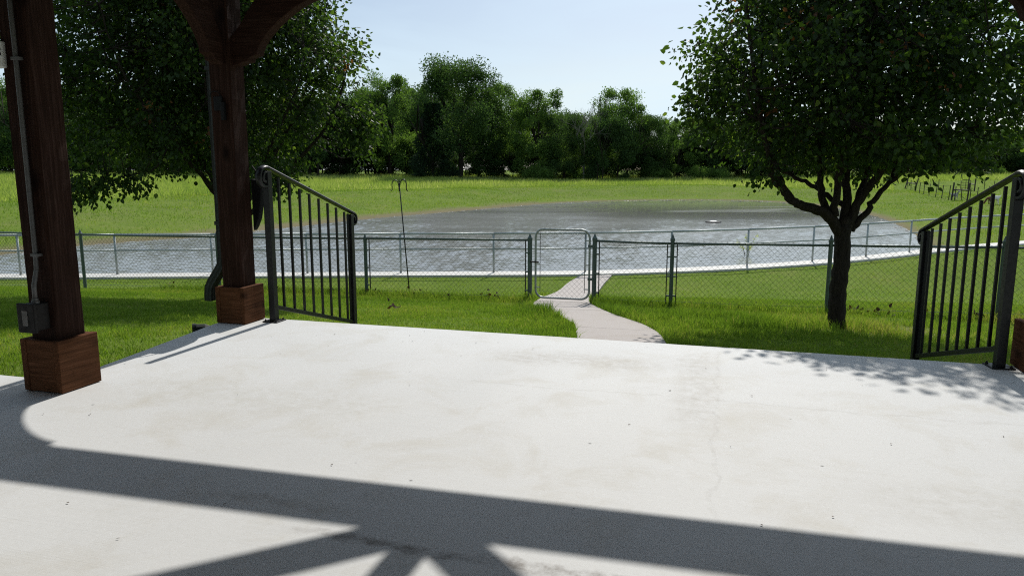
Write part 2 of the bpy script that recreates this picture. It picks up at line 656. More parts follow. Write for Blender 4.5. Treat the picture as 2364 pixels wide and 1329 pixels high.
# ------------------------------------------------------------------ the land
th_f = np.radians(np.arange(-50, 50.01, .30))
th_b = np.radians(np.concatenate([np.arange(-180, -50, 2.5), np.arange(52.5, 180, 2.5)]))
th = np.sort(np.concatenate([th_f, th_b]))
rr = np.concatenate([np.linspace(.6, 30, 150), np.geomspace(30.3, 130, 190), np.geomspace(136, 1400, 26)])
TH, RR = np.meshgrid(th, rr)
gx, gy = RR * np.sin(TH), RR * np.cos(TH)
gzv = ground(gx, gy)
nr, ncol = gx.shape
idx = np.arange(nr * ncol).reshape(nr, ncol)
a = idx[:-1, :]
b = idx[1:, :]
quads = np.stack([a, np.roll(a, -1, 1), np.roll(b, -1, 1), b], -1).reshape(-1, 4)[:, ::-1]
dsh, _ = seg_dist(gx, gy, POND, True)
dwk, swk = seg_dist(gx, gy, WALK)
mud = sstep(1 - dsh / (.9 + 2.6 * vnoise(gx, gy, 5, 9) * (gx < 2))) * (swk * dwk > .5) * .95
mud = np.maximum(mud, inside(gx, gy, POND) * 1.0)
_, gn = un(gx, gy)
mud = np.maximum(mud, .8 * sstep((vnoise(gx, gy, 1.3, 4) - .40) * 4) * sstep((gx - 3.2) / 1.5) * sstep((gn - 8.0) / 1.5) * (gn < 13.5))
mud = np.maximum(mud, .28 * (vnoise(gx, gy, 2.5, 6) > .45) * sstep(1 - np.abs(dsh - 8) / 8) * vnoise(gx, gy, .8, 8) * (swk * dwk > 2))
land_me = mesh_np('ground', np.stack([gx, gy, gzv], -1).reshape(-1, 3), quads=quads, tint=mud.reshape(-1), smooth=True)
land = tag(link('ground', land_me, GROUND), kind='structure')

# pond: a sheet with real ripples, finest where it is near
def pond_sheet():
    thw = np.radians(np.linspace(-58, 40, 640))
    rw = [17.0]
    while rw[-1] < 74:
        rw.append(rw[-1] + .060 * (rw[-1] / 18) ** 1.15)
    rw = np.array(rw)
    T_, R_ = np.meshgrid(thw, rw)
    X, Y = R_ * np.sin(T_), R_ * np.cos(T_)
    g = np.random.default_rng(77)
    h = np.zeros_like(X)
    for k in range(30):
        lam = np.exp(g.uniform(math.log(.16), math.log(.46)))
        a = R(250) + g.normal(0, 1.0)
        kx, ky = 2 * math.pi / lam * math.cos(a), 2 * math.pi / lam * math.sin(a)
        amp = .028 * lam / (2 * math.pi) * g.uniform(.6, 1.4)
        h += amp * np.sin(kx * X + ky * Y + g.uniform(0, 6.28) + 1.5 * vnoise(X, Y, 2.5, k))
    wind = .35 + .9 * vnoise(X, Y * .6, 7, 31)
    calm = np.exp(-(((X - 16) / 13) ** 2 + ((Y - 54) / 10) ** 2)) * 1.25
    right = .45 * sstep((X - 2) / 10) * (Y < 45)
    h *= np.clip(wind + .25 - calm, .08, 1.3) * (1 - right) * np.clip(.6 + .4 * R_ / 30, .8, 1.6)
    ds_, _ = seg_dist(X, Y, POND, True)
    ok_ = inside(X, Y, POND) | ((ds_ < .7) & (seg_dist(X, Y, WALK)[1] > 0))
    nr_, nc_ = X.shape
    id_ = np.arange(nr_ * nc_).reshape(nr_, nc_)
    q_ = np.stack([id_[:-1, :-1], id_[:-1, 1:], id_[1:, 1:], id_[1:, :-1]], -1).reshape(-1, 4)[:, ::-1]
    okq = ok_.reshape(-1)[q_].any(1)
    q_ = q_[okq]
    used, inv = np.unique(q_, return_inverse=True)
    V_ = np.stack([X, Y, WATER_Z + h], -1).reshape(-1, 3)[used]
    return mesh_np('pond_water', V_, quads=inv.reshape(-1, 4), smooth=True)


pond = tag(link('pond_water', pond_sheet(), WATER), kind='structure')


def ribbon(name, left, right, zfun, thick, m, kind='structure'):
    n = len(left)
    V, F = [], []
    for (lx, ly), (rx, ry) in zip(left, right):
        zl, zr = zfun(lx, ly), zfun(rx, ry)
        V += [(lx, ly, zl), (rx, ry, zr), (lx, ly, zl - thick), (rx, ry, zr - thick)]
    for i in range(n - 1):
        a, b = i * 4, i * 4 + 4
        F += [(a, a + 1, b + 1, b), (a + 1, a + 3, b + 3, b + 1), (a, b, b + 2, a + 2), (a + 2, b + 2, b + 3, a + 3)]
    F += [(0, 2, 3, 1), (n * 4 - 4, n * 4 - 3, n * 4 - 1, n * 4 - 2)]
    me = bpy.data.meshes.new(name)
    me.from_pydata(V, [], F)
    import bmesh
    bm = bmesh.new()
    bm.from_mesh(me)
    bmesh.ops.recalc_face_normals(bm, faces=bm.faces)
    bm.to_mesh(me)
    bm.free()
    return tag(link(name, me, m), kind=kind)


WALK_S = smooth_poly(WALK, 2)
walk_l, walk_r = offset(WALK_S, WALK_FAR), offset(WALK_S, -WALK_HALF)
ribbon('pond_walkway', walk_l, walk_r, lambda x, y: WALK_Z + .03, .5, CONC3)

# garden path from the steps through the gate to the walkway
pl_px = [(1331, 778), (1326, 752), (1285, 731), (1228, 712), (1231, 702), (1252, 690), (1300, 663), (1338, 640)]
pr_px = [(1531, 789), (1506, 762), (1432, 737), (1376, 713), (1361, 704), (1359, 694), (1384, 668), (1414, 637)]
PL = [on_ground(*p) for p in pl_px]
PR = [on_ground(*p) for p in pr_px]
s0 = on_ground(1334, 806)
s1 = on_ground(1545, 815)
PL = [s0] + PL
PR = [s1] + PR
PL = smooth_poly(PL, 2)
PR = smooth_poly(PR, 2)
# joints: the path is cast in separate slabs
path_root = empty('garden_path', (0, 0, 0))
path_root['kind'] = 'structure'
nseg = len(PL)
cuts = [0, nseg * 2 // 9, nseg * 4 // 9, nseg * 5 // 9, nseg * 6 // 9, nseg * 7 // 9, nseg]
for i in range(len(cuts) - 1):
    l = PL[cuts[i]:cuts[i + 1] + 1]
    r = PR[cuts[i]:cuts[i + 1] + 1]
    if len(l) < 2:
        continue
    # keep a 12 mm joint
    def shrink(q):
        q = list(q)
        (x0, y0), (x1, y1) = q[-2], q[-1]
        d = math.hypot(x1 - x0, y1 - y0)
        q[-1] = (x1 - (x1 - x0) / d * .012, y1 - (y1 - y0) / d * .012)
        return q
    o = ribbon('slab', shrink(l), shrink(r), lambda x, y: max(gz(x, y), WALK_Z - .03) + .035, .12, CONC2, None)
    o.parent = path_root
PATH = PL + PR[::-1]

# patio: one casting with a bump-out towards the pond
PATIO = [(-14, -9), (9, -9), (9, 3.10), (2.16, 3.11), (2.10, 4.955), (-3.745, 4.955), (-3.72, 4.6), (-3.53, 3.115), (-14, 3.09)]


def patio_mesh():
    import bmesh
    bm = bmesh.new()
    pts = []
    n = len(PATIO)
    # slightly uneven cast edges
    for i in range(n):
        ax, ay = PATIO[i]
        bx, by = PATIO[(i + 1) % n]
        L = math.hypot(bx - ax, by - ay)
        k = max(2, int(L / .12))
        nx, ny = (by - ay) / L, -(bx - ax) / L
        for j in range(k):
            t = j / k
            w = (random.random() - .5) * .006 if j else 0
            pts.append((ax + (bx - ax) * t + nx * w, ay + (by - ay) * t + ny * w))
    top = [bm.verts.new((x, y, 0)) for x, y in pts]
    low = [bm.verts.new((x, y, -.75)) for x, y in pts]
    f = bm.faces.new(top)
    m = len(pts)
    for i in range(m):
        j = (i + 1) % m
        bm.faces.new((top[i], low[i], low[j], top[j]))
    bmesh.ops.recalc_face_normals(bm, faces=bm.faces)
    if f.normal.z < 0:
        bmesh.ops.reverse_faces(bm, faces=bm.faces)
    ed = [e for e in f.edges]
    bmesh.ops.bevel(bm, geom=ed, offset=.012, segments=2, affect='EDGES')
    me = bpy.data.meshes.new('patio')
    bm.to_mesh(me)
    bm.free()
    return me


patio = link('patio', patio_mesh(), CONC)
patio.rotation_euler = (0, 0, -YAW)
tag(patio, kind='structure')

steps = empty('patio_steps', (*xy(-.86, 4.96), -.6), -YAW)
steps['kind'] = 'structure'
for i, (n0, n1, zt) in enumerate([(4.957, 5.40, -.15), (5.401, 5.82, -.30), (5.821, 6.40, -.425)]):
    mb = MB().box(-3.45, 1.74, n0, n1, -.8, zt)
    mb.build('step', CONC, steps, (-.86, 4.96, -.6), bevel=.01)


# ------------------------------------------------------------------ pavilion
def uframe(name, u, n, z, label, cat, group=None):
    o = empty(name, (*xy(u, n), z), -YAW, label, cat, group)
    return o, (u, n, z)


pav, P0 = uframe('timber_pavilion', -.86, 2.0, 0, 'dark stained timber pavilion with boxed post bases on the concrete patio', 'pavilion')
TIE_Z, TIE_H = 2.433, .24
TILT = .03          # the front frame is not quite square to the side beams
PS = .09            # half width of a post


def rough_post(u, n, h, z1, z0=.0):
    """rough-sawn timber: a box with slightly wandering faces"""
    mb = MB()
    k = 26
    rings = []
    corners = [(-1, -1), (1, -1), (1, 1), (-1, 1)]
    V = []
    for i in range(k + 1):
        z = z0 + (z1 - z0) * i / k
        for a in range(4):
            x0, y0 = corners[a]
            x1, y1 = corners[(a + 1) % 4]
            for t in (0.06, .35, .65, .94):
                x = (x0 + (x1 - x0) * t) * h + random.uniform(-.0016, .0016)
                y = (y0 + (y1 - y0) * t) * h + random.uniform(-.0016, .0016)
                V.append((u + x, n + y, z))
    m = 16
    F = []
    for i in range(k):
        for j in range(m):
            l = (j + 1) % m
            F.append((i * m + j, i * m + l, (i + 1) * m + l, (i + 1) * m + j))
    F.append(tuple(range(m - 1, -1, -1)))
    F.append(tuple(k * m + j for j in range(m)))
    return mb.add(V, F)


def make_post(u, n, z1, base=.1275, base_h=.285, label=None):
    p = rough_post(u, n, PS, z1).build('post', WOOD_Z, pav, P0)
    t = base - PS - .001
    g = .001
    # long boards run along n and hide the ends of the crosswise ones
    for s in (-1, 1):
        MB().box(*sorted((u + s * (PS + g), u + s * base)), n - base, n + base, .004, base_h).build('base_board', BASE_Y, p, P0, bevel=.003)
        MB().box(u - PS, u + PS, *sorted((n + s * (PS + g), n + s * (base - .003))), .004, base_h - .002).build('base_board', BASE_X, p, P0, bevel=.003)
    return p


POST1 = (-3.428, 3.033)
POST2 = (-3.588, 4.803)
POSTR = (1.862, 4.865)
POSTR1 = (1.862, 3.033)
make_post(*POST1, TIE_Z)
make_post(*POST2, TIE_Z)
make_post(*POSTR, TIE_Z)
for uu in (-3.5, 1.862):
    make_post(uu, -2.6, TIE_Z)


def brace_profile(sx):
    arc = [(.0, 1.925), (.055, 1.93), (.10, 1.945), (.150, 1.950), (.158, 1.975), (.195, 1.985), (.235, 1.995), (.245, 2.03)]
    c0 = (.245, 2.03)
    for i in range(1, 13):
        t = i / 12
        # concave sweep up to the beam
        x = c0[0] + (.60) * t ** 1.25
        z = c0[1] + (TIE_Z - .06 - c0[1]) * (1 - (1 - t) ** 1.45)
        arc.append((x, z))
    arc += [(.86, TIE_Z - .055), (.865, TIE_Z - .03), (.90, TIE_Z - .025), (.905, TIE_Z), (.30, TIE_Z), (.24, TIE_Z - .06), (.17, TIE_Z - .13), (.09, TIE_Z - .225), (.03, TIE_Z - .28), (0, TIE_Z - .30)]
    return [(x * sx, z) for x, z in arc]


def brace_u(u0, n0, s, sx=1.0, w=.045):
    pr = [(u0 + s * (PS - .004 + x), z) for x, z in brace_profile(sx)]
    MB().prism(pr, 'y', n0 - w, n0 + w).build('knee_brace', WOOD_X, pav, P0, bevel=.004)


def brace_n(u0, n0, s, sx=.62, w=.045):
    pr = [(n0 + s * (PS - .004 + x), z) for x, z in brace_profile(sx)]
    MB().prism(pr, 'x', u0 - w, u0 + w).build('knee_brace', WOOD_Y, pav, P0, bevel=.004)


brace_u(*POST2, 1, .90)
brace_u(*POSTR, -1, .90)
brace_n(*POST2, -1)
brace_n(*POSTR, -1)
CU = -.863
RISE = .667
HALF = 3.05
# front truss: tie beam, king post, two struts, two rafters, all in the plane of the front posts
TN = POST2[1] - .01


def tilt(mb):
    mb.v = [(u, n + TILT * (u + 3.6), z) for u, n, z in mb.v]
    return mb


tilt(MB().box(-3.86, 2.13, TN - .047, TN + .047, TIE_Z, TIE_Z + TIE_H)).build('tie_beam', WOOD_X, pav, P0, bevel=.004)
apex = TIE_Z + TIE_H + HALF * RISE
tilt(MB().box(CU - .064, CU + .064, TN - .045, TN + .045, TIE_Z + TIE_H, apex - .1)).build('king_post', WOOD_Z, pav, P0)
for s in (-1, 1):
    a = Vector((CU + s * .05, TN, TIE_Z + TIE_H + .02))
    b = a + Vector((s * 1.30, 0, 1.30 * .86))
    tilt(MB().bar(a, b, .08, .135)).build('strut', WOOD_X, pav, P0)
    e = Vector((CU + s * (HALF + .05), TN, apex - (HALF + .05) * RISE))
    t = Vector((CU, TN, apex))
    tilt(MB().bar(e, t, .085, .15)).build('rafter', WOOD_X, pav, P0)
for uu in (-3.588, 1.862):
    MB().box(uu - .055, uu + .055, -2.9, TN - .052, TIE_Z + .002, TIE_Z + TIE_H + .03).build('side_beam', WOOD_Y, pav, P0, bevel=.004)
for nn in (-2.6, -.2, 2.2):
    for s in (-1, 1):
        e = Vector((CU + s * (HALF + .05), nn, apex - (HALF + .05) * RISE))
        t = Vector((CU, nn, apex))
        MB().bar(e, t, .085, .15).build('rafter', WOOD_X, pav, P0)
MB().box(CU - .04, CU + .04, -2.9, TN - .06, apex - .12, apex + .06).build('ridge_beam', WOOD_Y, pav, P0)
# wide main roof behind, out of view, added to block sky light: open sides, front eave just behind the bump-out
for (na, za, nb_, zb2) in ((2.75, 2.62, -3.4, 4.55), (-3.4, 4.55, -9.4, 2.62)):
    for (ua, ub) in ((-13.5, -4.15), (2.45, 8.6)) if na > 0 else ((-13.5, 8.6),):
        V = [(ua, na, za), (ub, na, za), (ub, nb_, zb2), (ua, nb_, zb2)]
        V += [(x_, y_, z_ + .06) for x_, y_, z_ in V]
        MB().add(V, [(3, 2, 1, 0), (4, 5, 6, 7), (0, 1, 5, 4), (1, 2, 6, 5), (2, 3, 7, 6), (3, 0, 4, 7)]).build('sky_block_roof_panel', ROOF, pav, P0)
for (ua, ub) in ((-13.5, -3.66), (1.94, 8.6)):  # eave beams of the added roof, also unseen
    MB().box(ua, ub, 2.62, 2.74, TIE_Z, TIE_Z + .16).build('added_eave_beam', WOOD_X, pav, P0)
for uu in (-13.3, 8.4):  # outer posts added to carry the unseen roof
    make_post(uu, 2.68, TIE_Z)
    make_post(uu, -8.8, TIE_Z)
# roof boards: each board runs along the ridge
nb = 24
sl_len = (HALF + .12)
for s in (-1, 1):
    for i in range(nb):
        d0, d1 = sl_len * i / nb + .004, sl_len * (i + 1) / nb - .003
        z0, z1 = apex + .085 - d0 * RISE, apex + .085 - d1 * RISE
        V = []
        for n_ in (-3.1, TN + .10):
            V += [(CU + s * d0, n_, z0), (CU + s * d1, n_, z1), (CU + s * d1, n_, z1 + .035), (CU + s * d0, n_, z0 + .035)]
        MB().add(V, [(0, 1, 2, 3), (7, 6, 5, 4), (0, 4, 5, 1), (1, 5, 6, 2), (2, 6, 7, 3), (3, 7, 4, 0)]).build('roof_board', ROOF, pav, P0)

# ------------------------------------------------------------------ handrails
def handrail(name, u0, n0, u1, n1, top0, top1, label, flip=1):
    L = math.hypot(u1 - u0, n1 - n0)
    ang = math.atan2(u1 - u0, n1 - n0)
    root = empty(name, (*xy(u0, n0), 0), -YAW - ang, label, 'handrail')
    slope = (top1 - top0) / L
    zt = lambda t: top0 + slope * t
    # local frame: y runs down the steps
    MB().box(-.026, .026, -.026, .026, .006, zt(0) - .025).build('post', BLACK, root, bevel=.003)
    pl = MB().box(-.065, .065, -.065, .065, 0, .009).build('base_plate', BLACK, root, bevel=.002)
    for sx, sy in ((-1, -1), (1, -1), (1, 1), (-1, 1)):
        MB().lathe([(.009, 0), (.009, .009), (.005, .009), (.005, .016)], (sx * .047, sy * .047, .008), 6).build('bolt', BLACK, pl)
    lowz = -.425
    MB().box(-.026, .026, L - .026, L + .026, lowz, zt(L) - .025).build('post', BLACK, root, bevel=.003)
    MB().box(-.008, .008, L - .052, L - .036, zb_at(L - .04, L), zt(L - .04) - .028).build('flat_bar', BLACK, root)
    pl2 = MB().box(-.065, .065, L - .065, L + .065, lowz, lowz + .009).build('base_plate', BLACK, root, bevel=.002)
    a, b = (0, .026, .108), (0, L - .026, -.255)
    MB().bar(a, b, .03, .032).build('bottom_rail', BLACK, root, bevel=.002)
    npk = 8
    for i in range(npk):
        t = L * (i + 1) / (npk + .75)
        MB().box(-.0085, .0085, t - .0085, t + .0085, zb_at(t, L) - .01, zt(t) - .03).build('picket', BLACK, root)
    # moulded cap rail with a scroll at both ends
    def scroll(c, r0, r1, a0, a1, n=26):
        out = []
        for i in range(n + 1):
            f = i / n
            a = a0 + (a1 - a0) * f
            r = r0 + (r1 - r0) * f
            out.append((c[0] + r * math.cos(a), c[1] + r * math.sin(a)))
        return out
    sa = math.atan(slope)
    r0 = .088
    # upper scroll turns back and down behind the post
    c0 = (-.035, zt(-.035) - r0)
    up = scroll(c0, r0, .030, math.pi / 2 + sa, math.pi / 2 + sa + 1.55 * 2 * math.pi)
    c1 = (L + .045, zt(L + .045) - .062)
    dn = scroll(c1, .062, .022, math.pi / 2 + sa, math.pi / 2 + sa - 1.3 * 2 * math.pi)
    line = up[::-1] + dn
    w, th_ = .024, .011
    V, F = [], []
    m = len(line)
    for i, (y, z) in enumerate(line):
        p, q = line[max(i - 1, 0)], line[min(i + 1, m - 1)]
        dy, dz = q[0] - p[0], q[1] - p[1]
        l = math.hypot(dy, dz)
        ny, nz = -dz / l, dy / l
        # moulded section: crowned outside, flat inside
        for x, h in ((-w, -th_), (-w, .2 * th_), (-w * .55, th_), (w * .55, th_), (w, .2 * th_), (w, -th_)):
            V.append((x, y + ny * h, z + nz * h))
    for i in range(m - 1):
        for k in range(6):
            l = (k + 1) % 6
            F.append((i * 6 + k, i * 6 + l, (i + 1) * 6 + l, (i + 1) * 6 + k))
    F += [tuple(range(5, -1, -1)), tuple((m - 1) * 6 + k for k in range(6))]
    import bmesh
    o = MB().add(V, F).build('cap_rail', BLACK, root, smooth=True)
    bm = bmesh.new()
    bm.from_mesh(o.data)
    bmesh.ops.recalc_face_normals(bm, faces=bm.faces)
    bm.to_mesh(o.data)
    bm.free()
    es = o.modifiers.new('edges', 'EDGE_SPLIT')
    es.split_angle = R(50)
    return root


def zb_at(t, L):
    return .108 + (-.255 - .108) * (t - .026) / (L - .052) + .012


handrail('handrail', -3.33, 4.86, -3.33, 6.13, 1.185, .785, 'black iron handrail standing beside the post that carries the downspout')
handrail('handrail', 1.645, 4.89, 1.50, 6.17, 1.150, .735, 'black iron handrail standing in front of the leafy tree and the goats')

# ------------------------------------------------------------------ downspout, conduit and other fittings on the posts
dsp, D0 = uframe('downspout', -3.74, 4.80, 0, 'dark ribbed metal downspout with kicked-out elbow on the patio post', 'downspout')


def ribbed(path, w=.035, d=.028):
    """rectangular ribbed spout section swept along a path in the u-z plane"""
    V, F = [], []
    m = len(path)
    prof = []
    for sx, sy, k in ((-1, -1, 5), (1, -1, 4), (1, 1, 5), (-1, 1, 4)):
        prof += []
    ring = []
    for i in range(6):
        ring.append((-w + 2 * w * i / 6, -d + (.004 if i % 2 else 0)))
    for i in range(4):
        ring.append((w - (.004 if i % 2 else 0), -d + 2 * d * i / 4))
    for i in range(6):
        ring.append((w - 2 * w * i / 6, d - (.004 if i % 2 else 0)))
    for i in range(4):
        ring.append((-w + (.004 if i % 2 else 0), d - 2 * d * i / 4))
    r = len(ring)
    for i, (u, z) in enumerate(path):
        p, q = path[max(i - 1, 0)], path[min(i + 1, m - 1)]
        du, dz = q[0] - p[0], q[1] - p[1]
        l = math.hypot(du, dz)
        nu, nz = -dz / l, du / l
        for a, b in ring:
            V.append((u + nu * b, 4.80 + a, z + nz * b))
    for i in range(m - 1):
        for k in range(r):
            l = (k + 1) % r
            F.append((i * r + k, i * r + l, (i + 1) * r + l, (i + 1) * r + k))
    return MB().add(V, F)


ribbed([(-3.712, 2.40), (-3.712, 1.6), (-3.712, .9), (-3.715, .47)]).build('pipe', BROWN_METAL, dsp, D0)
ribbed([(-3.714, .49), (-3.725, .44), (-3.77, .375), (-3.82, .31), (-3.85, .26), (-3.858, .20), (-3.86, .15)], .037, .031).build('elbow', BROWN_METAL, dsp, D0)
for z in (1.9, .75):
    MB().box(-3.746, -3.675, 4.755, 4.845, z, z + .03).build('strap', BROWN_METAL, dsp, D0)
sb, S0 = uframe('downspout_boot', -3.86, 4.75, -.09, 'short dark drain boot on the grass below the downspout', 'drain boot')
MB().tube([(-3.78, 4.76, -.12), (-3.82, 4.73, -.085), (-3.86, 4.70, -.06), (-3.91, 4.66, -.055)], [.042, .042, .040, .038], 10).build('boot', BROWN_METAL, sb, S0)
MB().tube([(-3.905, 4.663, -.055), (-3.925, 4.648, -.055)], [.045, .045], 12).build('rim', BROWN_METAL, sb, S0)

FN = POST1[1] - PS           # camera-side face of the conduit post
cd, C0 = uframe('electrical_conduit', -3.44, FN, .34, 'grey conduit with switch box strapped to the pavilion post', 'conduit')
MB().tube([(-3.405, FN - .050, .505), (-3.405, FN - .048, .58), (-3.412, FN - .018, .66), (-3.412, FN - .015, .75), (-3.408, FN - .015, 1.3), (-3.405, FN - .015, 1.8), (-3.41, FN - .015, 2.43)], .0115, 10).build('pipe', CONDUIT, cd, C0, smooth=True)
for z, uu in ((.735, -3.412), (1.715, -3.405)):
    MB().box(uu - .018, uu + .030, FN - .030, FN + .001, z - .008, z + .008).build('clamp', CONDUIT, cd, C0, bevel=.002)
bx = MB().box(-3.468, -3.375, FN - .085, FN + .0005, .345, .485).build('switch_box', BOXMAT, cd, C0, bevel=.006)
MB().box(-3.474, -3.360, FN - .104, FN - .0855, .338, .492).build('cover', BOXMAT, bx, C0, bevel=.005)
MB().box(-3.438, -3.404, FN - .1062, FN - .1035, .375, .455).build('sticker', STICKER, bx, C0)
MB().lathe([(.020, 0), (.020, .014), (.015, .016), (.015, .028)], (-3.405, FN - .050, .484), 10).build('connector', CONDUIT, cd, C0)

rm, R0 = uframe('remote_control', -3.505, FN, 1.74, 'white remote control hung on the pavilion post beside the conduit', 'remote')
MB().box(-3.530, -3.478, FN - .024, FN + .0005, 1.672, 1.802).build('case', WHITE_PLASTIC, rm, R0, bevel=.008)
MB().lathe([(.0075, -.001), (.0075, .001)], (-3.504, FN - .0245, 1.785), 12)
for i, (du, dz) in enumerate([(0, .045), (-.012, .020), (.012, .020), (-.012, -.002), (.012, -.002)]):
    MB().box(-3.504 + du - .005, -3.504 + du + .005, FN - .0262, FN - .0235, 1.742 + dz - .006, 1.742 + dz + .006).build('button', KEYGREY, rm, R0)

# small dark bracket with a loop of wire on the corner post
bk, B0 = uframe('wire_bracket', -3.60, POST2[1] - PS, 1.62, 'small dark bracket with wire loop high on the downspout post', 'bracket')
FB = POST2[1] - PS
MB().box(-3.635, -3.565, FB - .018, FB + .0005, 1.60, 1.70).build('plate', KEYGREY, bk, B0, bevel=.003)
MB().box(-3.572, -3.545, FB - .03, FB + .0005, 1.53, 1.66).build('hook', KEYGREY, bk, B0, bevel=.003)
MB().tube([(-3.57, FB - .01, 1.70), (-3.60, FB - .012, 1.735), (-3.65, FB - .01, 1.74), (-3.672, FB - .004, 1.72), (-3.685, FB + .02, 1.70)], .003, 6).build('wire', KEYGREY, bk, B0)

# dark pouch hanging on the far side of the corner post, beside the handrail scroll
st, T0 = uframe('black_pouch', -3.47, 4.93, .70, 'black pouch hanging on the post behind the handrail scroll', 'pouch')
MB().prism([(-3.50, .70), (-3.475, .735), (-3.445, .80), (-3.425, .90), (-3.410, 1.02), (-3.415, 1.09), (-3.50, 1.10)], 'y', 4.895, 4.945).build('bag', KEYGREY, st, T0, bevel=.008)
MB().tube([(-3.44, 4.92, 1.09), (-3.465, 4.915, 1.16), (-3.49, 4.905, 1.20)], .006, 6).build('cord', KEYGREY, st, T0)

# ------------------------------------------------------------------ chain-link fence and gate
FEN = 11.4


def fz(u):
    x, y = xy(u, FEN)
    return gz(x, y)


fence, F0 = uframe('chain_link_fence', -3.0, FEN, -1.0, 'chain-link fence of weathered steel with pointed post caps across the lawn', 'fence')


def top_z(u):
    return float(np.interp(u, [-13, -11.4, -9, -3.1, -1.86, -.75, 4.0, 9], [-.096, -.07, -.05, .045, .062, .052, .125, .19]))


def fence_post(u, ztop, r=.033, thick=False):
    zb = fz(u)
    p = MB().tube([(u, FEN, zb - .15), (u, FEN, ztop)], r, 10).build('post', GREEN_STEEL, fence, F0, smooth=False)
    MB().lathe([(r + .006, 0), (r + .006, .035), (r * .75, .055), (.006, .105), (.001, .108)], (u, FEN, ztop - .03), 10).build('post_cap', GREEN_STEEL, p, F0)
    return p


posts = [(-15.2, None), (-12.1, None), (-8.95, None), (-5.92, .0), (-2.965, .075), (-1.905, .10), (-.70, .12), (1.55, .16), (3.75, .2), (6.2, .22), (8.8, .22)]
for u, zt in posts:
    fence_post(u, top_z(u) + .02 if zt is None else zt, .036 if u in (-2.965, -1.905) else .031)


def wire_mesh(u0, u1, name, parent, off, zlow, zhigh, nfix=FEN, pitch=.085, r=.0024):
    """woven zigzag wires"""
    n = int(round((u1 - u0) / (pitch / 2)))
    p = (u1 - u0) / n                    # a diamond is two wires wide
    V, F = [], []
    for i in range(n):
        uc = u0 + p * (i + .5)
        zb, zt = zlow(uc), zhigh(uc)
        k = int(round((zt - zb) / p))
        hz = (zt - zb) / k
        pts_ = []
        for j in range(k + 1):
            s = -1 if j % 2 else 1
            s = s if i % 2 else -s
            bow = .0035 * (1 if j % 2 else -1)
            pts_.append((uc + s * p * .5 + random.uniform(-.0012, .0012), nfix + bow, zb + hz * j))
        base = len(V)
        for (u, nn, z) in pts_:
            for a in range(3):
                t = a * 2.0944 + .5
                V.append((u + math.cos(t) * r, nn + math.sin(t) * r, z))
        for j in range(k):
            for a in range(3):
                b = (a + 1) % 3
                F.append((base + j * 3 + a, base + j * 3 + b, base + j * 3 + 3 + b, base + j * 3 + 3 + a))
    o = MB().add(V, F).build(name, WIRE, parent, off)
    o['kind'] = 'stuff'
    return o


bays = [(-15.2, -12.1), (-12.1, -8.95), (-8.95, -5.92), (-5.92, -2.965), (-1.905, -.70), (-.70, 1.55), (1.55, 3.75), (3.75, 6.2), (6.2, 8.8)]
for u0, u1 in bays:
    a, b = u0 + .05, u1 - .05
    MB().tube([(u0 + .03, FEN - .012, top_z(u0 + .03)), ((u0 + u1) / 2, FEN - .012, (top_z(u0) + top_z(u1)) / 2 + random.uniform(-.008, .004)), (u1 - .03, FEN - .012, top_z(u1 - .03))], .0185, 8).build('top_rail', GREEN_STEEL, fence, F0, smooth=True)
    wire_mesh(a, b, 'wire_mesh', fence, F0, lambda u: fz(u) + .02, lambda u: top_z(u) + .035)
    MB().tube([(a, FEN - .008, fz(a) + .11), ((a + b) / 2, FEN - .008, fz((a + b) / 2) + .095), (b, FEN - .008, fz(b) + .11)], .003, 5).build('tension_wire', GALV, fence, F0)
for u, s in ((-2.965, -1), (-1.905, 1), (-.70, -1), (-.70, 1), (-5.92, 1)):
    uu = u + s * .075
    t = MB().box(uu - .008, uu + .008, FEN - .006, FEN + .006, fz(uu) + .02, top_z(uu) + .01).build('tension_bar', DARKMETAL, fence, F0)
    for k in (.2, .5, .8):
        z = fz(uu) + (top_z(uu) - fz(uu)) * k
        MB().box(min(u, uu), max(u, uu), FEN - .042, FEN - .030, z - .012, z + .012).build('tension_band', GREEN_STEEL, t, F0)

gate, G0 = uframe('chain_link_gate', -1.905, FEN, -.92, 'closed chain-link gate with rounded pipe frame across the garden path', 'gate')
gu0, gu1, gz0, gz1 = -2.868, -1.985, -.885, .228
rc = .13
loop = []
for (cx_, cz_, a0) in ((gu1 - rc, gz1 - rc, 0), (gu0 + rc, gz1 - rc, 90), (gu0 + rc, gz0 + rc, 180), (gu1 - rc, gz0 + rc, 270)):
    for k in range(7):
        a = R(a0 + 15 * k)
        loop.append((cx_ + rc * math.cos(a), FEN - .005, cz_ + rc * math.sin(a)))
MB().tube(loop, .0175, 8, closed=True).build('frame', GALV, gate, G0, smooth=True)
wire_mesh(gu0 + .075, gu1 - .075, 'wire_mesh', gate, G0, lambda u: gz0 - .0, lambda u: gz1 + .03, FEN - .005, .083, .0021)
for uu in (gu0 + .075, gu1 - .075):
    MB().box(uu - .004, uu + .004, FEN - .011, FEN + .001, gz0 + .1, gz1 - .06).build('tension_bar', DARKMETAL, gate, G0)
for k in (.15, .5, .85):
    z = gz0 + (gz1 - gz0) * k
    MB().box(gu0 - .005, gu0 + .08, FEN - .03, FEN - .022, z - .009, z + .009).build('band', GALV, gate, G0)
    MB().box(gu1 - .08, gu1 + .005, FEN - .03, FEN - .022, z - .009, z + .009).build('band', GALV, gate, G0)
for z in (-.55, -.02):
    MB().box(gu1 - .02, -1.905, FEN - .05, FEN - .030, z - .02, z + .02).build('hinge', GREEN_STEEL, gate, G0, bevel=.003)
MB().box(-2.95, gu0 + .06, FEN - .055, FEN - .025, -.315, -.29).build('latch', DARKMETAL, gate, G0, bevel=.003)

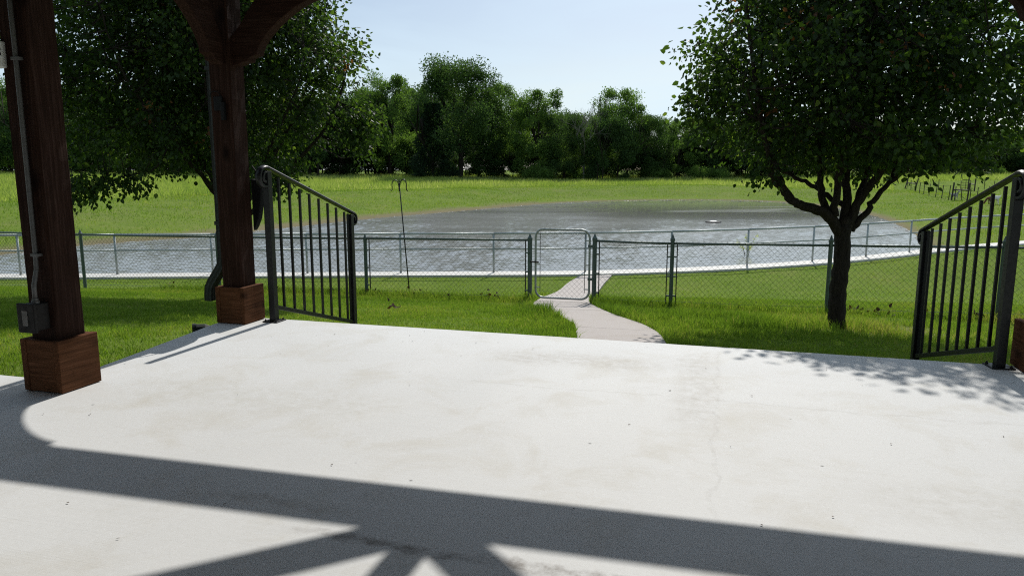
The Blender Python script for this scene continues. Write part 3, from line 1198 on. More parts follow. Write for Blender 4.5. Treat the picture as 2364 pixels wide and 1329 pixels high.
# ------------------------------------------------------------------ pipe railing along the pond walkway
pipe = empty('pipe_railing', (0, 18.0, WALK_Z), 0, 'pale two-rail pipe railing along the concrete walkway beside the pond', 'railing')
RAIL_LINE = offset(WALK_S, .02)
arcl = [0]
for p, q in zip(RAIL_LINE, RAIL_LINE[1:]):
    arcl.append(arcl[-1] + math.hypot(q[0] - p[0], q[1] - p[1]))
rx = np.array([p[0] for p in RAIL_LINE])
ry = np.array([p[1] for p in RAIL_LINE])


def along(s):
    return float(np.interp(s, arcl, rx)), float(np.interp(s, arcl, ry))


s_ref = float(np.interp(-.45, rx, arcl))
rail_pts = [along(s_ref + 2.27 * k) for k in range(-10, 13)]
PO = (0, 18.0, WALK_Z)
for (x, y) in rail_pts:
    MB().tube([(x, y, WALK_Z), (x, y, WALK_Z + .985)], .027, 8).build('post', PIPE, pipe, PO, smooth=True)
for (p, q) in zip(rail_pts, rail_pts[1:]):
    for z, r_ in ((WALK_Z + .985, .028), (WALK_Z + .61, .022)):
        MB().tube([(p[0], p[1], z), (q[0], q[1], z)], r_, 8).build('rail', PIPE, pipe, PO, smooth=True)

# ------------------------------------------------------------------ shepherd hook
hx, hy = on_ground(946, 674)
hz = gz(hx, hy)
k = hy / FPX
hk = empty('shepherd_hook', (hx, hy, hz), 0, 'slim black double shepherd hook standing in the grass behind the fence', 'garden hook')
tp = Vector((-.165, 0, 254 * k))
MB().tube([(0, 0, -.1), tuple(tp * .5 + Vector((-.004, 0, 0))), tuple(tp)], [.014, .0125, .011], 8).build('pole', BLACK, hk, smooth=True)
for s in (-1, 1):
    pts_ = [tp + Vector((0, 0, -.18)), tp + Vector((s * .012, 0, -.06))]
    for i in range(13):
        a = math.pi - math.pi * 1.12 * i / 12
        rr_ = .066
        pts_.append(tp + Vector((s * (.082 + rr_ * math.cos(a)), 0, -.06 + .105 * math.sin(a) * (1.0 if s < 0 else 1.12))))
    e = pts_[-1]
    pts_ += [e + Vector((s * .004, 0, -.06)), e + Vector((s * .018, 0, -.075)), e + Vector((s * .032, 0, -.05))]
    MB().tube([tuple(p) for p in pts_], .0095, 7).build('hook', BLACK, hk, smooth=True)
MB().lathe([(.012, 0), (.016, .02), (.008, .05), (.001, .075)], tuple(tp), 8).build('finial', BLACK, hk)

# ------------------------------------------------------------------ float on the pond
fx, fy = 10.55, 38.2
fl = empty('pond_float', (fx, fy, WATER_Z), 0, 'round black float with pale dome drifting on the pond', 'float')
MB().lathe([(.36, -.06), (.41, -.02), (.41, .035), (.34, .056), (.2, .06)], (0, 0, 0), 20).build('float_ring', KEYGREY, fl, smooth=True)
MB().lathe([(.22, .058), (.19, .075), (.12, .088), (.02, .092)], (0, 0, 0), 16).build('dome', WHITE_PLASTIC, fl, smooth=True)


# ------------------------------------------------------------------ foliage
def frame_from(d):
    d = d / np.linalg.norm(d, axis=1, keepdims=True)
    ref = np.where(np.abs(d[:, 2:3]) < .95, np.array([[0, 0, 1.0]]), np.array([[1.0, 0, 0]]))
    s = np.cross(d, ref)
    s /= np.linalg.norm(s, axis=1, keepdims=True)
    return d, s, np.cross(s, d)


def leaf_mesh(name, C, D, roll, L, W, tint, fold=.35, fine=True, curl=.25):
    """folded ovate leaves: C base points, D tip directions"""
    N = len(C)
    d, s, t = frame_from(D)
    cr, sr = np.cos(roll)[:, None], np.sin(roll)[:, None]
    s, t = s * cr + t * sr, t * cr - s * sr
    L, W = L[:, None], W[:, None]
    if fine:
        b = C
        mid = [(.28, .46), (.66, .36)]
        l1 = C + d * L * .28 + s * W * .48 + t * W * fold * .5
        l2 = C + d * L * .66 + s * W * .36 + t * (W * fold * .4 - L * curl * .10)
        r1 = C + d * L * .28 - s * W * .48 + t * W * fold * .5
        r2 = C + d * L * .66 - s * W * .36 + t * (W * fold * .4 - L * curl * .10)
        tip = C + d * L - t * L * curl * .35
        V = np.stack([b, l1, l2, tip, r2, r1], 1).reshape(-1, 3)
        k = np.arange(N)[:, None] * 6
        Q = np.concatenate([k + np.array([[0, 3, 2, 1]]), k + np.array([[0, 5, 4, 3]])], 0)
        return mesh_np(name, V, quads=Q, tint=np.repeat(tint, 6))
    l = C + d * L * .45 + s * W * .5 + t * W * fold * .4
    r = C + d * L * .45 - s * W * .5 + t * W * fold * .4
    V = np.stack([C, l, C + d * L, r], 1).reshape(-1, 3)
    k = np.arange(N)[:, None] * 4
    T = np.concatenate([k + np.array([[0, 2, 1]]), k + np.array([[0, 3, 2]])], 0)
    return mesh_np(name, V, tris=T, tint=np.repeat(tint, 4))


def bezier_pts(P, n):
    P = [Vector(p) for p in P]
    out = []
    for i in range(len(P) - 1):
        p0, p1, p2, p3 = P[max(i - 1, 0)], P[i], P[i + 1], P[min(i + 2, len(P) - 1)]
        for j in range(n):
            t = j / n
            out.append(.5 * ((2 * p1) + (p2 - p0) * t + (2 * p0 - 5 * p1 + 4 * p2 - p3) * t * t + (3 * p1 - p0 - 3 * p2 + p3) * t ** 3))
    out.append(P[-1])
    return out


def garden_tree(name, loc, limbs, env_c, env_r, seed, n_clusters, per, label, drop_fn=None, taper=.4, sprigs=()):
    g = np.random.default_rng(seed)
    root = empty(name, loc, 0, label, 'tree')
    mb = MB()
    samples, dirs = [], []
    for P, r0, r1 in limbs:
        pts_ = bezier_pts(P, 5)
        m = len(pts_)
        rs = [r0 + (r1 - r0) * (i / (m - 1)) ** .8 for i in range(m)]
        pts_ = [p + Vector(g.normal(0, .008, 3)) if 0 < i < m - 1 else p for i, p in enumerate(pts_)]
        mb.tube(pts_, rs, 9)
        for i in range(m):
            if rs[i] < .05:
                samples.append(tuple(pts_[i]))
    S = np.array(samples)
    # leaf clusters fill a rounded envelope, denser toward its outside
    K = n_clusters * 4
    v = g.normal(size=(K, 3))
    v /= np.linalg.norm(v, axis=1, keepdims=True)
    p_ = 2.7
    v /= (np.sum(np.abs(v) ** p_, 1) ** (1 / p_))[:, None]
    rad = g.random(K) ** .42
    lump = .80 + .26 * vnoise(np.arctan2(v[:, 1], v[:, 0]) * 2.2, v[:, 2] * 3.2, .8, seed) + g.normal(0, .035, K)
    v = v * (rad * lump)[:, None]
    v[:, :2] *= (1 - taper * np.clip(v[:, 2:3], 0, 1))
    Cc = np.array(env_c) + v * np.array(env_r)
    keep = np.ones(K, bool)
    if drop_fn is not None:
        keep &= ~drop_fn(Cc, g)
    # airy pockets
    pk = vnoise(Cc[:, 0] + Cc[:, 1] * .7, Cc[:, 2] + Cc[:, 1] * .4, .42, seed + 3)
    keep &= (pk > .20) | (g.random(K) < .35)
    Cc = Cc[keep][:n_clusters]
    for (a, b, c_) in sprigs:
        Cc = np.vstack([Cc, g.normal(size=(c_, 3)) * np.array(b) + np.array(a)])
    # secondary branches spread the limbs through the crown
    for k in range(90):
        v2 = g.normal(size=3)
        v2 /= np.linalg.norm(v2)
        e = np.array(env_c) + v2 * np.array(env_r) * g.uniform(.45, .78)
        if drop_fn is not None and drop_fn(e[None, :], g)[0]:
            continue
        q0 = S[np.argmin(np.sum((S - e) ** 2, 1) + (S[:, 2] > e[2]) * 3.0)]
        a0, b0 = Vector(q0), Vector(e)
        ln = (b0 - a0).length
        pp = bezier_pts([a0, a0.lerp(b0, .4) + Vector((0, 0, -.06 * ln)) + Vector(g.normal(0, .05, 3)), a0.lerp(b0, .75) + Vector(g.normal(0, .05, 3)), b0], 3)
        mb.tube(pp, [.013 - .009 * i / (len(pp) - 1) for i in range(len(pp))], 5, cap=False)
        S = np.vstack([S, np.array([tuple(p) for p in pp[3:]])])
    # twigs reach from the nearest limb into each cluster
    tw = MB()
    leaves_c, leaves_d = [], []
    for c in Cc:
        q = S[np.argmin(np.sum((S - c) ** 2 * np.array([1, 1, .55]), 1) + (S[:, 2] > c[2] + .25) * 2.0)]
        v0, v1 = Vector(q), Vector(c)
        L = (v1 - v0).length
        midp = v0.lerp(v1, .55) + Vector((0, 0, -.10 * L)) + Vector(g.normal(0, .03, 3))
        tw.tube([v0, midp, v1], [.004 + .008 * min(L, 1.0), .005, .002], 4, cap=False)
    tw_o = tw
    M = len(Cc)
    cnt = g.integers(int(per * .6), int(per * 1.4), M)
    ci = np.repeat(np.arange(M), cnt)
    N = len(ci)
    off = np.clip(g.normal(size=(N, 3)), -1.9, 1.9) * np.array([.118, .118, .095])
    C = Cc[ci] + off
    outw = Cc[ci] - np.array(env_c)
    outw /= np.linalg.norm(outw, axis=1, keepdims=True) + 1e-6
    D = g.normal(size=(N, 3)) * .75 + outw * .45 + off * 2.5 + np.array([0, 0, -.55])
    L = g.uniform(.042, .086, N)
    W = L * g.uniform(.55, .75, N)
    cl = g.random(M)
    tint = np.clip(.05 + .60 * cl[ci] + g.normal(0, .20, N), 0, .93)
    red = g.random(M) < .009
    tint = np.where(red[ci] & (g.random(N) < .5), .995, tint)
    me = leaf_mesh('crown', C, D, g.uniform(0, 6.28, N), L, W, tint, .4)
    mb.build('trunk', BARK, root, smooth=True)
    tw_o.build('twigs', BARK, root)['kind'] = 'stuff'
    o = link('crown', me, LEAF, root)
    return root


# tree at the right: vase of limbs read off the photograph, metres from its foot
tx, ty = on_ground(1930, 757)
tz = gz(tx, ty)
s_ = math.hypot(ty * math.cos(PITCH) + (CAM_H - tz) * math.sin(PITCH), 0) / FPX


def q(px, py, d=0.0):
    return ((px - 1930) * s_, d, (757 - py) * s_ * 1.0)


limbs = [
    ([q(1930, 772), q(1929, 700), q(1930, 610), q(1930, 540), q(1928, 505)], .106, .088),
    ([q(1927, 540), q(1890, 498, -.05), q(1850, 482, -.1), q(1805, 466, -.15), q(1775, 440, -.2), q(1748, 405, -.25), q(1725, 340, -.3), q(1690, 220, -.4), q(1665, 90, -.45), q(1655, 20, -.5)], .075, .012),
    ([q(1806, 470, -.12), q(1790, 430, .0), q(1775, 380, .1), q(1755, 280, .2), q(1745, 150, .3), q(1740, -80, .35)], .040, .010),
    ([q(1775, 440, -.2), q(1745, 425, -.35), q(1722, 385, -.5), q(1700, 320, -.6), q(1640, 230, -.8)], .026, .008),
    ([q(1922, 530), q(1896, 490, .08), q(1882, 440, .12), q(1880, 360, .18), q(1868, 200, .25), q(1850, 0, .3), q(1845, -120, .3)], .058, .014),
    ([q(1904, 500, -.06), q(1898, 430, -.14), q(1902, 330, -.25), q(1900, 160, -.4), q(1890, -60, -.5), q(1890, -160, -.5)], .050, .012),
    ([q(1930, 520), q(1936, 460, .02), q(1931, 400, .05), q(1940, 280, .1), q(1950, 100, .12), q(1955, -120, .1), q(1950, -200, .1)], .062, .014),
    ([q(1934, 478, .05), q(1898, 448, .25), q(1868, 425, .4), q(1838, 408, .5), q(1812, 388, .6), q(1790, 300, .8), q(1760, 160, 1.0)], .036, .010),
    ([q(1938, 530), q(1958, 460, -.08), q(1985, 400, -.2), q(2015, 310, -.35), q(2050, 180, -.5), q(2080, 20, -.6), q(2085, -80, -.6)], .060, .012),
    ([q(1945, 520), q(1972, 452, .12), q(1995, 400, .25), q(2020, 300, .5), q(2030, 150, .7), q(2040, -60, .85)], .050, .012),
    ([q(1948, 532), q(1978, 488, -.03), q(1996, 452, -.06), q(2035, 408, -.12), q(2090, 362, -.2), q(2160, 310, -.3), q(2230, 262, -.4), q(2290, 215, -.5)], .044, .008),
    ([q(1712, 300, -.35), q(1650, 268, -.3), q(1600, 262, -.25), q(1560, 268, -.2)], .013, .003),
    ([q(1690, 220, -.4), q(1630, 170, -.3), q(1575, 130, -.2)], .012, .003),
    ([q(2240, 258, -.4), q(2290, 250, -.42), q(2340, 245, -.45)], .010, .003),
    ([q(2262, 175, -.35), q(2290, 145, -.36), q(2338, 100, -.38)], .007, .002),
    ([q(2305, 133, -.36), q(2345, 118, -.4)], .004, .002),
    ([q(2020, 420, -.1), q(2050, 370, .1), q(2100, 290, .3), q(2150, 170, .5), q(2180, 20, .6)], .026, .008),
]
cxm = (1950 - 1930) * s_
cen = (cxm - .03, 0, (757 - 150) * s_)
env = (380 * s_, 1.9, 365 * s_)


def droop(C, g):
    px = 1930 + C[:, 0] / s_
    py = 757 - C[:, 2] / s_
    # open underside: the limbs show beneath the leaves
    low = np.interp(px, [1540, 1600, 1680, 1760, 1850, 1950, 2080, 2200, 2280, 2380], [290, 322, 350, 375, 382, 392, 370, 305, 275, 240])
    return py > low + g.normal(0, 12, len(py))


garden_tree('pear_tree', (tx, ty, tz), limbs, cen, env, 21, 1500, 31,
            'leafy round-crowned tree with forked trunk in front of the chain-link fence', droop,
            sprigs=[((q(1722, 405)[0], -.4, q(0, 405)[2]), (.04, .05, .05), 3), ((q(2180, 360)[0], -.3, q(0, 360)[2]), (.12, .1, .09), 9),
                    ((q(1990, 395)[0], .3, q(0, 400)[2]), (.2, .2, .05), 6), ((q(1590, 260)[0], -.2, q(0, 260)[2]), (.12, .2, .14), 22),
                    ((q(2300, 260)[0], -.4, q(0, 250)[2]), (.16, .2, .18), 40)])
# bare twig tips above the right side
# tree at the left: its trunk stands behind the downspout post
lx, ly = -4.38, 11.5
lz = gz(lx, ly)
s2 = (ly * math.cos(PITCH) + (CAM_H - lz) * math.sin(PITCH)) / FPX
lpx = 1182 + lx / s2
lpy = 664.5 + 0


def pyof(z):                 # picture row of a height above this tree's foot
    h = lz + z - CAM_H
    fw = ly * math.cos(PITCH) - h * math.sin(PITCH)
    up = ly * math.sin(PITCH) + h * math.cos(PITCH)
    return 664.5 - FPX * up / fw


def zof(py):
    lo, hi = -1.0, 9.0
    for _ in range(40):
        m = (lo + hi) / 2
        if pyof(m) > py:
            lo = m
        else:
            hi = m
    return lo


def ql(px, py, d=0.0):
    return ((px - lpx) * s2, d, zof(py))


zb = zof(440)
limbs2 = [([(0, 0, -.1), (.01, 0, .5), (.0, .02, 1.0), (.0, 0, 1.5)], .13, .10)]
gg = np.random.default_rng(5)
for i in range(13):
    a = i * 2.4
    sp = .55 + .45 * gg.random()
    ex, ey = math.cos(a) * 2.1 * sp, math.sin(a) * 2.0 * sp
    z0 = 1.15 + .05 * i
    limbs2.append(([(0, 0, z0), (ex * .25, ey * .25, z0 + .35), (ex * .55, ey * .55, z0 + 1.0), (ex * .85, ey * .85, z0 + 1.7), (ex, ey, z0 + 2.1 + .6 * gg.random())], .055 - .0015 * i, .008))
limbs2.append(([(0, 0, 1.4), (.05, .02, 2.6), (0, .05, 4.0), (.03, 0, 4.7)], .09, .012))
limbs2.append(([(-.55, -.55, 2.7), ql(455, 385, -1.0), ql(400, 405, -1.2), ql(345, 425, -1.3), ql(290, 440, -1.35)], .016, .003))
limbs2.append(([(.5, -.5, 2.7), ql(625, 385, -.8), ql(665, 400, -.9), ql(715, 412, -.95)], .014, .003))
cen2 = ((485 - lpx) * s2, 0, zof(60))
env2 = (372 * s2, 2.0, zof(60) - zof(450))


def droop2(C, g):
    px = lpx + C[:, 0] / s2
    py = np.array([pyof(z) for z in C[:, 2]])
    low = np.interp(px, [90, 150, 260, 400, 520, 640, 760, 840, 900], [300, 318, 352, 388, 395, 385, 375, 338, 300])
    gap = (px < 235) & (py > 20) & (py < 130) & (g.random(len(px)) < .80)
    return (py > low + g.normal(0, 10, len(py))) | gap


garden_tree('pear_tree', (lx, ly, lz), limbs2, cen2, env2, 33, 2500, 35,
            'dense dark leafy tree behind the downspout post with low hanging twigs', droop2,
            sprigs=[(ql(325, 432, -1.3), (.22, .2, .07), 22), (ql(400, 415, -1.2), (.2, .2, .06), 14), (ql(700, 405, -.9), (.16, .2, .08), 22), (ql(850, 300, -.3), (.13, .2, .14), 40),
                    (ql(640, 410, -.9), (.12, .1, .06), 8)])


# ------------------------------------------------------------------ woodland beyond the field
def woodland_mesh(seed, h, w, lobes, leafs, size, cone=False, feather=0.0, low=.2):
    g = np.random.default_rng(seed)
    Cs, Ds, T = [], [], []
    if cone:
        z = g.random(leafs) ** 1.35
        r = (1 - z) * w * .5 * (.55 + .45 * g.random(leafs)) + .08
        a = g.uniform(0, 6.283, leafs)
        r *= .85 + .3 * np.sin(a * 3 + z * 22)
        C = np.stack([np.cos(a) * r, np.sin(a) * r, .04 * h + z * h * .96], 1)
        D = np.stack([np.cos(a), np.sin(a), g.normal(.35, .4, leafs)], 1)
        tint = np.clip(g.normal(.5, .2, leafs), 0, 1)
    else:
        lc, lr = [], []
        for i in range(lobes):
            a = g.uniform(0, 6.283)
            zz = g.uniform(low, .95)
            reach = w * .5 * math.sqrt(max(0.05, 1 - ((zz - .50) / .56) ** 2)) * g.uniform(.35, .92)
            lc.append((math.cos(a) * reach, math.sin(a) * reach, zz * h))
            lr.append(w * g.uniform(.07, .16))
        lc, lr = np.array(lc), np.array(lr)
        li = g.integers(0, lobes, leafs)
        v = g.normal(size=(leafs, 3))
        v /= np.linalg.norm(v, axis=1, keepdims=True)
        rad = g.random(leafs) ** .5 * (1 + feather * g.random(leafs) ** 3)
        C = lc[li] + v * (lr[li] * rad)[:, None] * np.array([1, 1, .80])
        C[:, 2] *= h / np.percentile(C[:, 2], 99.7)
        C[:, 2] = np.maximum(C[:, 2], .02 * h + .05 * g.random(leafs))
        D = v * .6 + g.normal(size=(leafs, 3)) * .6 + np.array([0, 0, .15 + feather * .5])
        tint = np.clip(.2 + .5 * g.random(lobes)[li] + g.normal(0, .13, leafs), 0, 1)
    L = g.uniform(.6, 1.3, leafs) * size
    return leaf_mesh('crown', C, D, g.uniform(0, 6.28, leafs), L, L * g.uniform(.45, .8, leafs), tint, .5, False)


def woodland_trunk(seed, h, w, lean=0.0, stems=1):
    g = np.random.default_rng(seed)
    mb = MB()
    for k in range(stems):
        ox, oy = (0, 0) if stems == 1 else g.normal(0, .5, 2)
        r0 = h * .022 / math.sqrt(stems)
        base = Vector((ox, oy, -.4))
        mid = Vector((ox + lean * h * .12, oy, h * .25))
        top = Vector((ox + lean * h * .15 + g.normal(0, .3), oy + g.normal(0, .3), h * .75))
        mb.tube([base, mid, mid.lerp(top, .5), top], [r0 * 1.35, r0, r0 * .6, r0 * .2], 7)
        for i in range(6):
            t = g.uniform(.1, .8)
            a = g.uniform(0, 6.283)
            s = mid.lerp(top, t)
            e = s + Vector((math.cos(a) * w * .36, math.sin(a) * w * .36, h * g.uniform(.02, .22)))
            mb.tube([s, s.lerp(e, .5) + Vector((0, 0, .3)), e], [r0 * .5, r0 * .3, r0 * .08], 5)
    return mb.mesh('trunk', smooth=True)


KINDS = {
    'oak': (woodland_mesh(1, 1, .92, 80, 40000, .0175, feather=.25, low=.25), woodland_trunk(1, 1, .95, .5), FAR1),
    'elm': (woodland_mesh(2, 1, .80, 60, 32000, .019, feather=.35, low=.12), woodland_trunk(2, 1, .8), FAR2),
    'hackberry': (woodland_mesh(3, 1, .72, 56, 30000, .019, feather=.8, low=.12), woodland_trunk(3, 1, .72, -.3, 2), FAR2),
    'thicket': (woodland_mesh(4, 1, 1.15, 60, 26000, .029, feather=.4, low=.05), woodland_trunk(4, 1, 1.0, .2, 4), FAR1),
    'scrub': (woodland_mesh(8, 1, 2.6, 80, 9000, .085, feather=1.3, low=.05), woodland_trunk(8, 1, 1.4, .1, 4), FAR2),
    'cedar': (woodland_mesh(5, 1, .50, 0, 12000, .028, cone=True), woodland_trunk(5, 1, .3), FAR3),
    'ash': (woodland_mesh(6, 1, .85, 64, 32000, .019, feather=.6, low=.12), woodland_trunk(6, 1, .85, .1), FAR1),
}
for k_, (cm, tm, mm) in KINDS.items():
    cm.materials.append(mm)
    tm.materials.append(BARK)


def landmark(px):
    for lim, t in ((200, 'behind the conduit post'), (480, 'between the two pavilion posts'), (830, 'behind the dark leafy garden tree'), (960, 'beside the feathery fresh green tree'), (1180, 'by the tallest oak'),
                   (1330, 'by the bare dead tree'), (1480, 'by the spiky-topped tree'), (1640, 'just past the spiky-topped tree'), (2080, 'behind the forked garden tree')):
        if px < lim:
            return t
    return 'beyond the goat pen'


def wtree(px, top, dist, kind, width=1.0, rz=None, name='woodland_tree', label='', group=None, cat='tree'):
    x = (px - 1182) / FPX * dist
    y = dist
    z = gz(x, y)
    a = math.atan((392 - top) / FPX)
    h = (CAM_H + (392 - top) / FPX * dist) - z
    r_ = empty(name, (x, y, z - .05), random.uniform(0, 6.28) if rz is None else rz, label, cat, group)
    cm, tm, mm = KINDS[kind]
    r_.scale = (h * width, h * width, h)
    link('crown', cm, None, r_)
    link('trunk', tm, None, r_)
    return r_


wtree(1060, 152, 101, 'oak', 1.0, 1.2, 'oak_tree', 'tallest dark broad oak rising above the far treeline')
wtree(905, 185, 104, 'elm', .85, .3, 'elm_tree', 'fresh green feathery tree beside the tallest oak at the far field edge')
wtree(838, 215, 108, 'hackberry', .9, 2.0, 'hackberry_tree', 'pale green loose tree half hidden behind the dark leafy garden tree')
wtree(1002, 245, 98, 'cedar', 1.0, 0, 'cedar_tree', 'dark conical cedar standing in front of the tallest oak')
wtree(1165, 205, 106, 'hackberry', .8, 4.0, 'hackberry_tree', 'loose-topped tree just behind the right shoulder of the tallest oak')
wtree(1245, 218, 102, 'elm', .92, 5.0, 'elm_tree', 'fresh green rounded tree between the tallest oak and the bare dead tree')
wtree(1300, 268, 100, 'ash', .95, 1.0, 'ash_tree', 'lower rounded tree in front of the bare dead tree')
wtree(1422, 215, 103, 'hackberry', .95, 3.0, 'hackberry_tree', 'spiky-topped tree right beside the bare dead tree')
wtree(1400, 275, 99, 'thicket', .80, .5, 'hackberry_tree', 'dark low thicket tree under the spiky-topped tree beside the dead tree')
wtree(1492, 268, 103, 'ash', .95, 2.6, 'ash_tree', 'mid-height dark tree beyond the spiky-topped tree at the field edge')
g_left = 'far trees seen between the pavilion posts'
g_mid = 'far trees behind the right garden tree'
g_low = 'low woodland far right behind the goat pen'
g_back = 'second row of the far treeline'
for px, tp_, d, kd in [(-60, 210, 92, 'oak'), (40, 190, 96, 'elm'), (130, 230, 90, 'thicket'), (220, 200, 95, 'ash'), (310, 235, 92, 'elm'), (400, 210, 95, 'oak'),
                       (490, 225, 97, 'hackberry'), (590, 215, 98, 'ash'), (680, 225, 100, 'elm'), (760, 230, 102, 'thicket')]:
    wtree(px, tp_, d, kd, 1.0, None, 'woodland_tree', 'shaded woodland tree glimpsed across the meadow ' + landmark(px), g_left)
for px, tp_, d, kd in [(1560, 280, 104, 'elm'), (1625, 272, 108, 'oak'), (1690, 290, 104, 'thicket'), (1760, 285, 106, 'ash'), (1830, 280, 108, 'elm'), (1900, 290, 106, 'oak'), (1975, 285, 110, 'thicket'), (2050, 295, 112, 'ash')]:
    wtree(px, tp_, d, kd, 1.1, None, 'woodland_tree', 'woodland tree at the field edge behind the forked garden tree', g_mid)
for px, tp_, d, kd in [(2125, 306, 112, 'elm'), (2190, 308, 116, 'thicket'), (2250, 296, 118, 'hackberry'), (2310, 302, 116, 'ash'), (2365, 292, 114, 'elm'), (2430, 300, 114, 'oak'), (2520, 290, 114, 'thicket')]:
    wtree(px, tp_, d, kd, 1.25, None, 'woodland_tree', 'low woodland tree on the horizon behind the goat pen', g_low)
for px in range(-150, 2600, 105):
    tp_ = float(np.interp(px, [-150, 800, 1050, 1250, 1500, 2100, 2600], [225, 240, 215, 262, 288, 308, 300])) + random.uniform(-8, 14)
    wtree(px + random.uniform(-25, 25), tp_, 124 + random.uniform(-4, 8), random.choice(['oak', 'ash', 'thicket', 'thicket']), 1.25, None, 'woodland_tree', 'shadowy second-row woodland tree ' + landmark(px), g_back)
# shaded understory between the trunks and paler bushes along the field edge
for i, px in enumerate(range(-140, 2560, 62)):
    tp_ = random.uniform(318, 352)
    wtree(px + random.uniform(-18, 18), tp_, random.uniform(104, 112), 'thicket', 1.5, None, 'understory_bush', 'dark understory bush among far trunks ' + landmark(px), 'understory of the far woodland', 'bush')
for px in [965, 1022, 1245, 1345, 1505, 1610, 1650, 2120, 2290]:
    wtree(px, random.uniform(380, 391), random.uniform(98, 103), 'scrub', random.uniform(.6, 1.1), None, 'edge_bush', 'pale green low bush at the field edge ' + landmark(px), 'bushes along the field edge', 'bush')

# bare dead tree
dx_, dy_ = (1345 - 1182) / FPX * 99, 99.0
dz_ = gz(dx_, dy_)
dead = empty('dead_tree', (dx_, dy_, dz_), 0, 'bare grey dead tree with fine branches above the treeline', 'tree')
gd = np.random.default_rng(12)
dmb = MB()


def twigs(p, d, L, r, lev):
    e = p + d * L
    dmb.tube([p, p.lerp(e, .5) + Vector(gd.normal(0, L * .04, 3)), e], [r, r * .8, r * .55], 5, cap=False)
    if lev == 0:
        return
    for k in range(3):
        nd = (d + Vector(gd.normal(0, .42, 3)) + Vector((0, 0, .12))).normalized()
        twigs(p.lerp(e, gd.uniform(.55, 1)), nd, L * gd.uniform(.55, .8), r * .55, lev - 1)


twigs(Vector((0, 0, -.3)), Vector((.03, 0, 1)), 5.6, .16, 5)
DEADBARK = mat_metal('dead_grey_bark', (.22, .20, .18), .9, 0, .1)
dmb.build('branches', DEADBARK, dead)


# willow shoot in the shallow water behind the pipe railing
wx, wy = 7.6, 23.4
ws = empty('willow_shoot', (wx, wy, WATER_Z - .1), 0, 'sparse yellow-green willow shoot growing in the shallow pond water', 'plant')
gw = np.random.default_rng(4)
wm = MB()
Cl, Dl = [], []
for i in range(6):
    a = gw.uniform(0, 6.28)
    e = Vector((math.cos(a) * gw.uniform(.1, .45), math.sin(a) * .3, gw.uniform(.45, .8)))
    wm.tube([(0, 0, -.1), tuple(e * .5 + Vector((0, 0, .12))), tuple(e)], [.007, .005, .002], 4)
    for j in range(34):
        t = gw.uniform(.35, 1.0)
        Cl.append(tuple(e * t + Vector((0, 0, .12 * (1 - t)))))
        Dl.append(gw.normal(0, .6, 3) + np.array([e.x, e.y, -.2]))
wm.build('stems', BARK, ws)
nl = len(Cl)
link('foliage', leaf_mesh('foliage', np.array(Cl), np.array(Dl), gw.uniform(0, 6, nl), gw.uniform(.06, .11, nl), gw.uniform(.014, .022, nl), gw.uniform(.4, 1, nl), .2, False), MEADOW, ws)


# ------------------------------------------------------------------ goat pen beyond the pond
def pen_xy(px, py):
    return on_ground(px, py)


pen_pts_front = [(2093, 437), (2103, 440), (2112, 443), (2122, 446), (2132, 449), (2144, 452), (2159, 455), (2173, 458), (2189, 462)]
wirefence = None
px0 = pen_xy(2140, 451)
penf = empty('wire_pen_fence', (*px0, gz(*px0)), 0, 'thin wire fence on dark steel stakes around the goat pen', 'fence')
PF0 = (*px0, gz(*px0))


def stake(px, pyb, pyt, lean=0.0, parent=None, off=None, r=.028, name='stake'):
    x, y = pen_xy(px, pyb)
    z = gz(x, y)
    h = (pyb - pyt) / FPX * y
    MB().tube([(x, y, z - .2), (x + lean / FPX * y, y, z + h)], r, 6).build(name, DARKMETAL, parent, off)
    return x, y, z, h


line_pts = []
for (px, pyb) in pen_pts_front:
    hpx = {2093: 22, 2103: 24, 2112: 22, 2122: 24, 2132: 27, 2144: 27, 2159: 29, 2173: 30, 2189: 34}[px]
    line_pts.append(stake(px, pyb, pyb - hpx, random.uniform(-2, 3), penf, PF0))
for px, pyb, pyt in [(2203, 463, 431), (2219, 465, 434), (2238, 466, 436), (2255, 461, 433), (2283, 446, 430), (2166, 440, 415), (2295, 437, 418), (2272, 438, 415), (2352, 482, 440), (2372, 488, 440)]:
    line_pts_b = stake(px, pyb, pyt, random.uniform(-2, 2), penf, PF0)
for (p, q2) in zip(line_pts, line_pts[1:]):
    for f in (.2, .45, .7, .95):
        MB().tube([(p[0], p[1], p[2] + p[3] * f), (q2[0], q2[1], q2[2] + q2[3] * f)], .006, 4).build('wire', WIRE, penf, PF0)


def h_frame(p1, p2, tall1, tall2, bar, label, lean=0.0):
    a = pen_xy(*p1)
    b = pen_xy(*p2)
    za, zb_ = gz(*a), gz(*b)
    root = empty('brace_frame', (*a, za), 0, label, 'fence brace', 'dark steel brace frames of the goat pen')
    ha, hb = tall1 / FPX * a[1], tall2 / FPX * b[1]
    la, lb = lean / FPX * a[1], lean / FPX * b[1]
    o = (*a, za)
    MB().tube([(*a, za - .2), (a[0] + la, a[1], za + ha)], .055, 7).build('post', DARKMETAL, root, o)
    MB().tube([(*b, zb_ - .2), (b[0] + lb, b[1], zb_ + hb)], .055, 7).build('post', DARKMETAL, root, o)
    MB().tube([(a[0] + la * bar, a[1], za + ha * bar), (b[0] + lb * bar, b[1], zb_ + hb * bar)], .045, 7).build('crossbar', DARKMETAL, root, o)
    MB().tube([(a[0] + la * bar, a[1], za + ha * bar), (b[0], b[1], zb_ + .05)], .012, 5).build('brace_wire', WIRE, root, o)
    return root


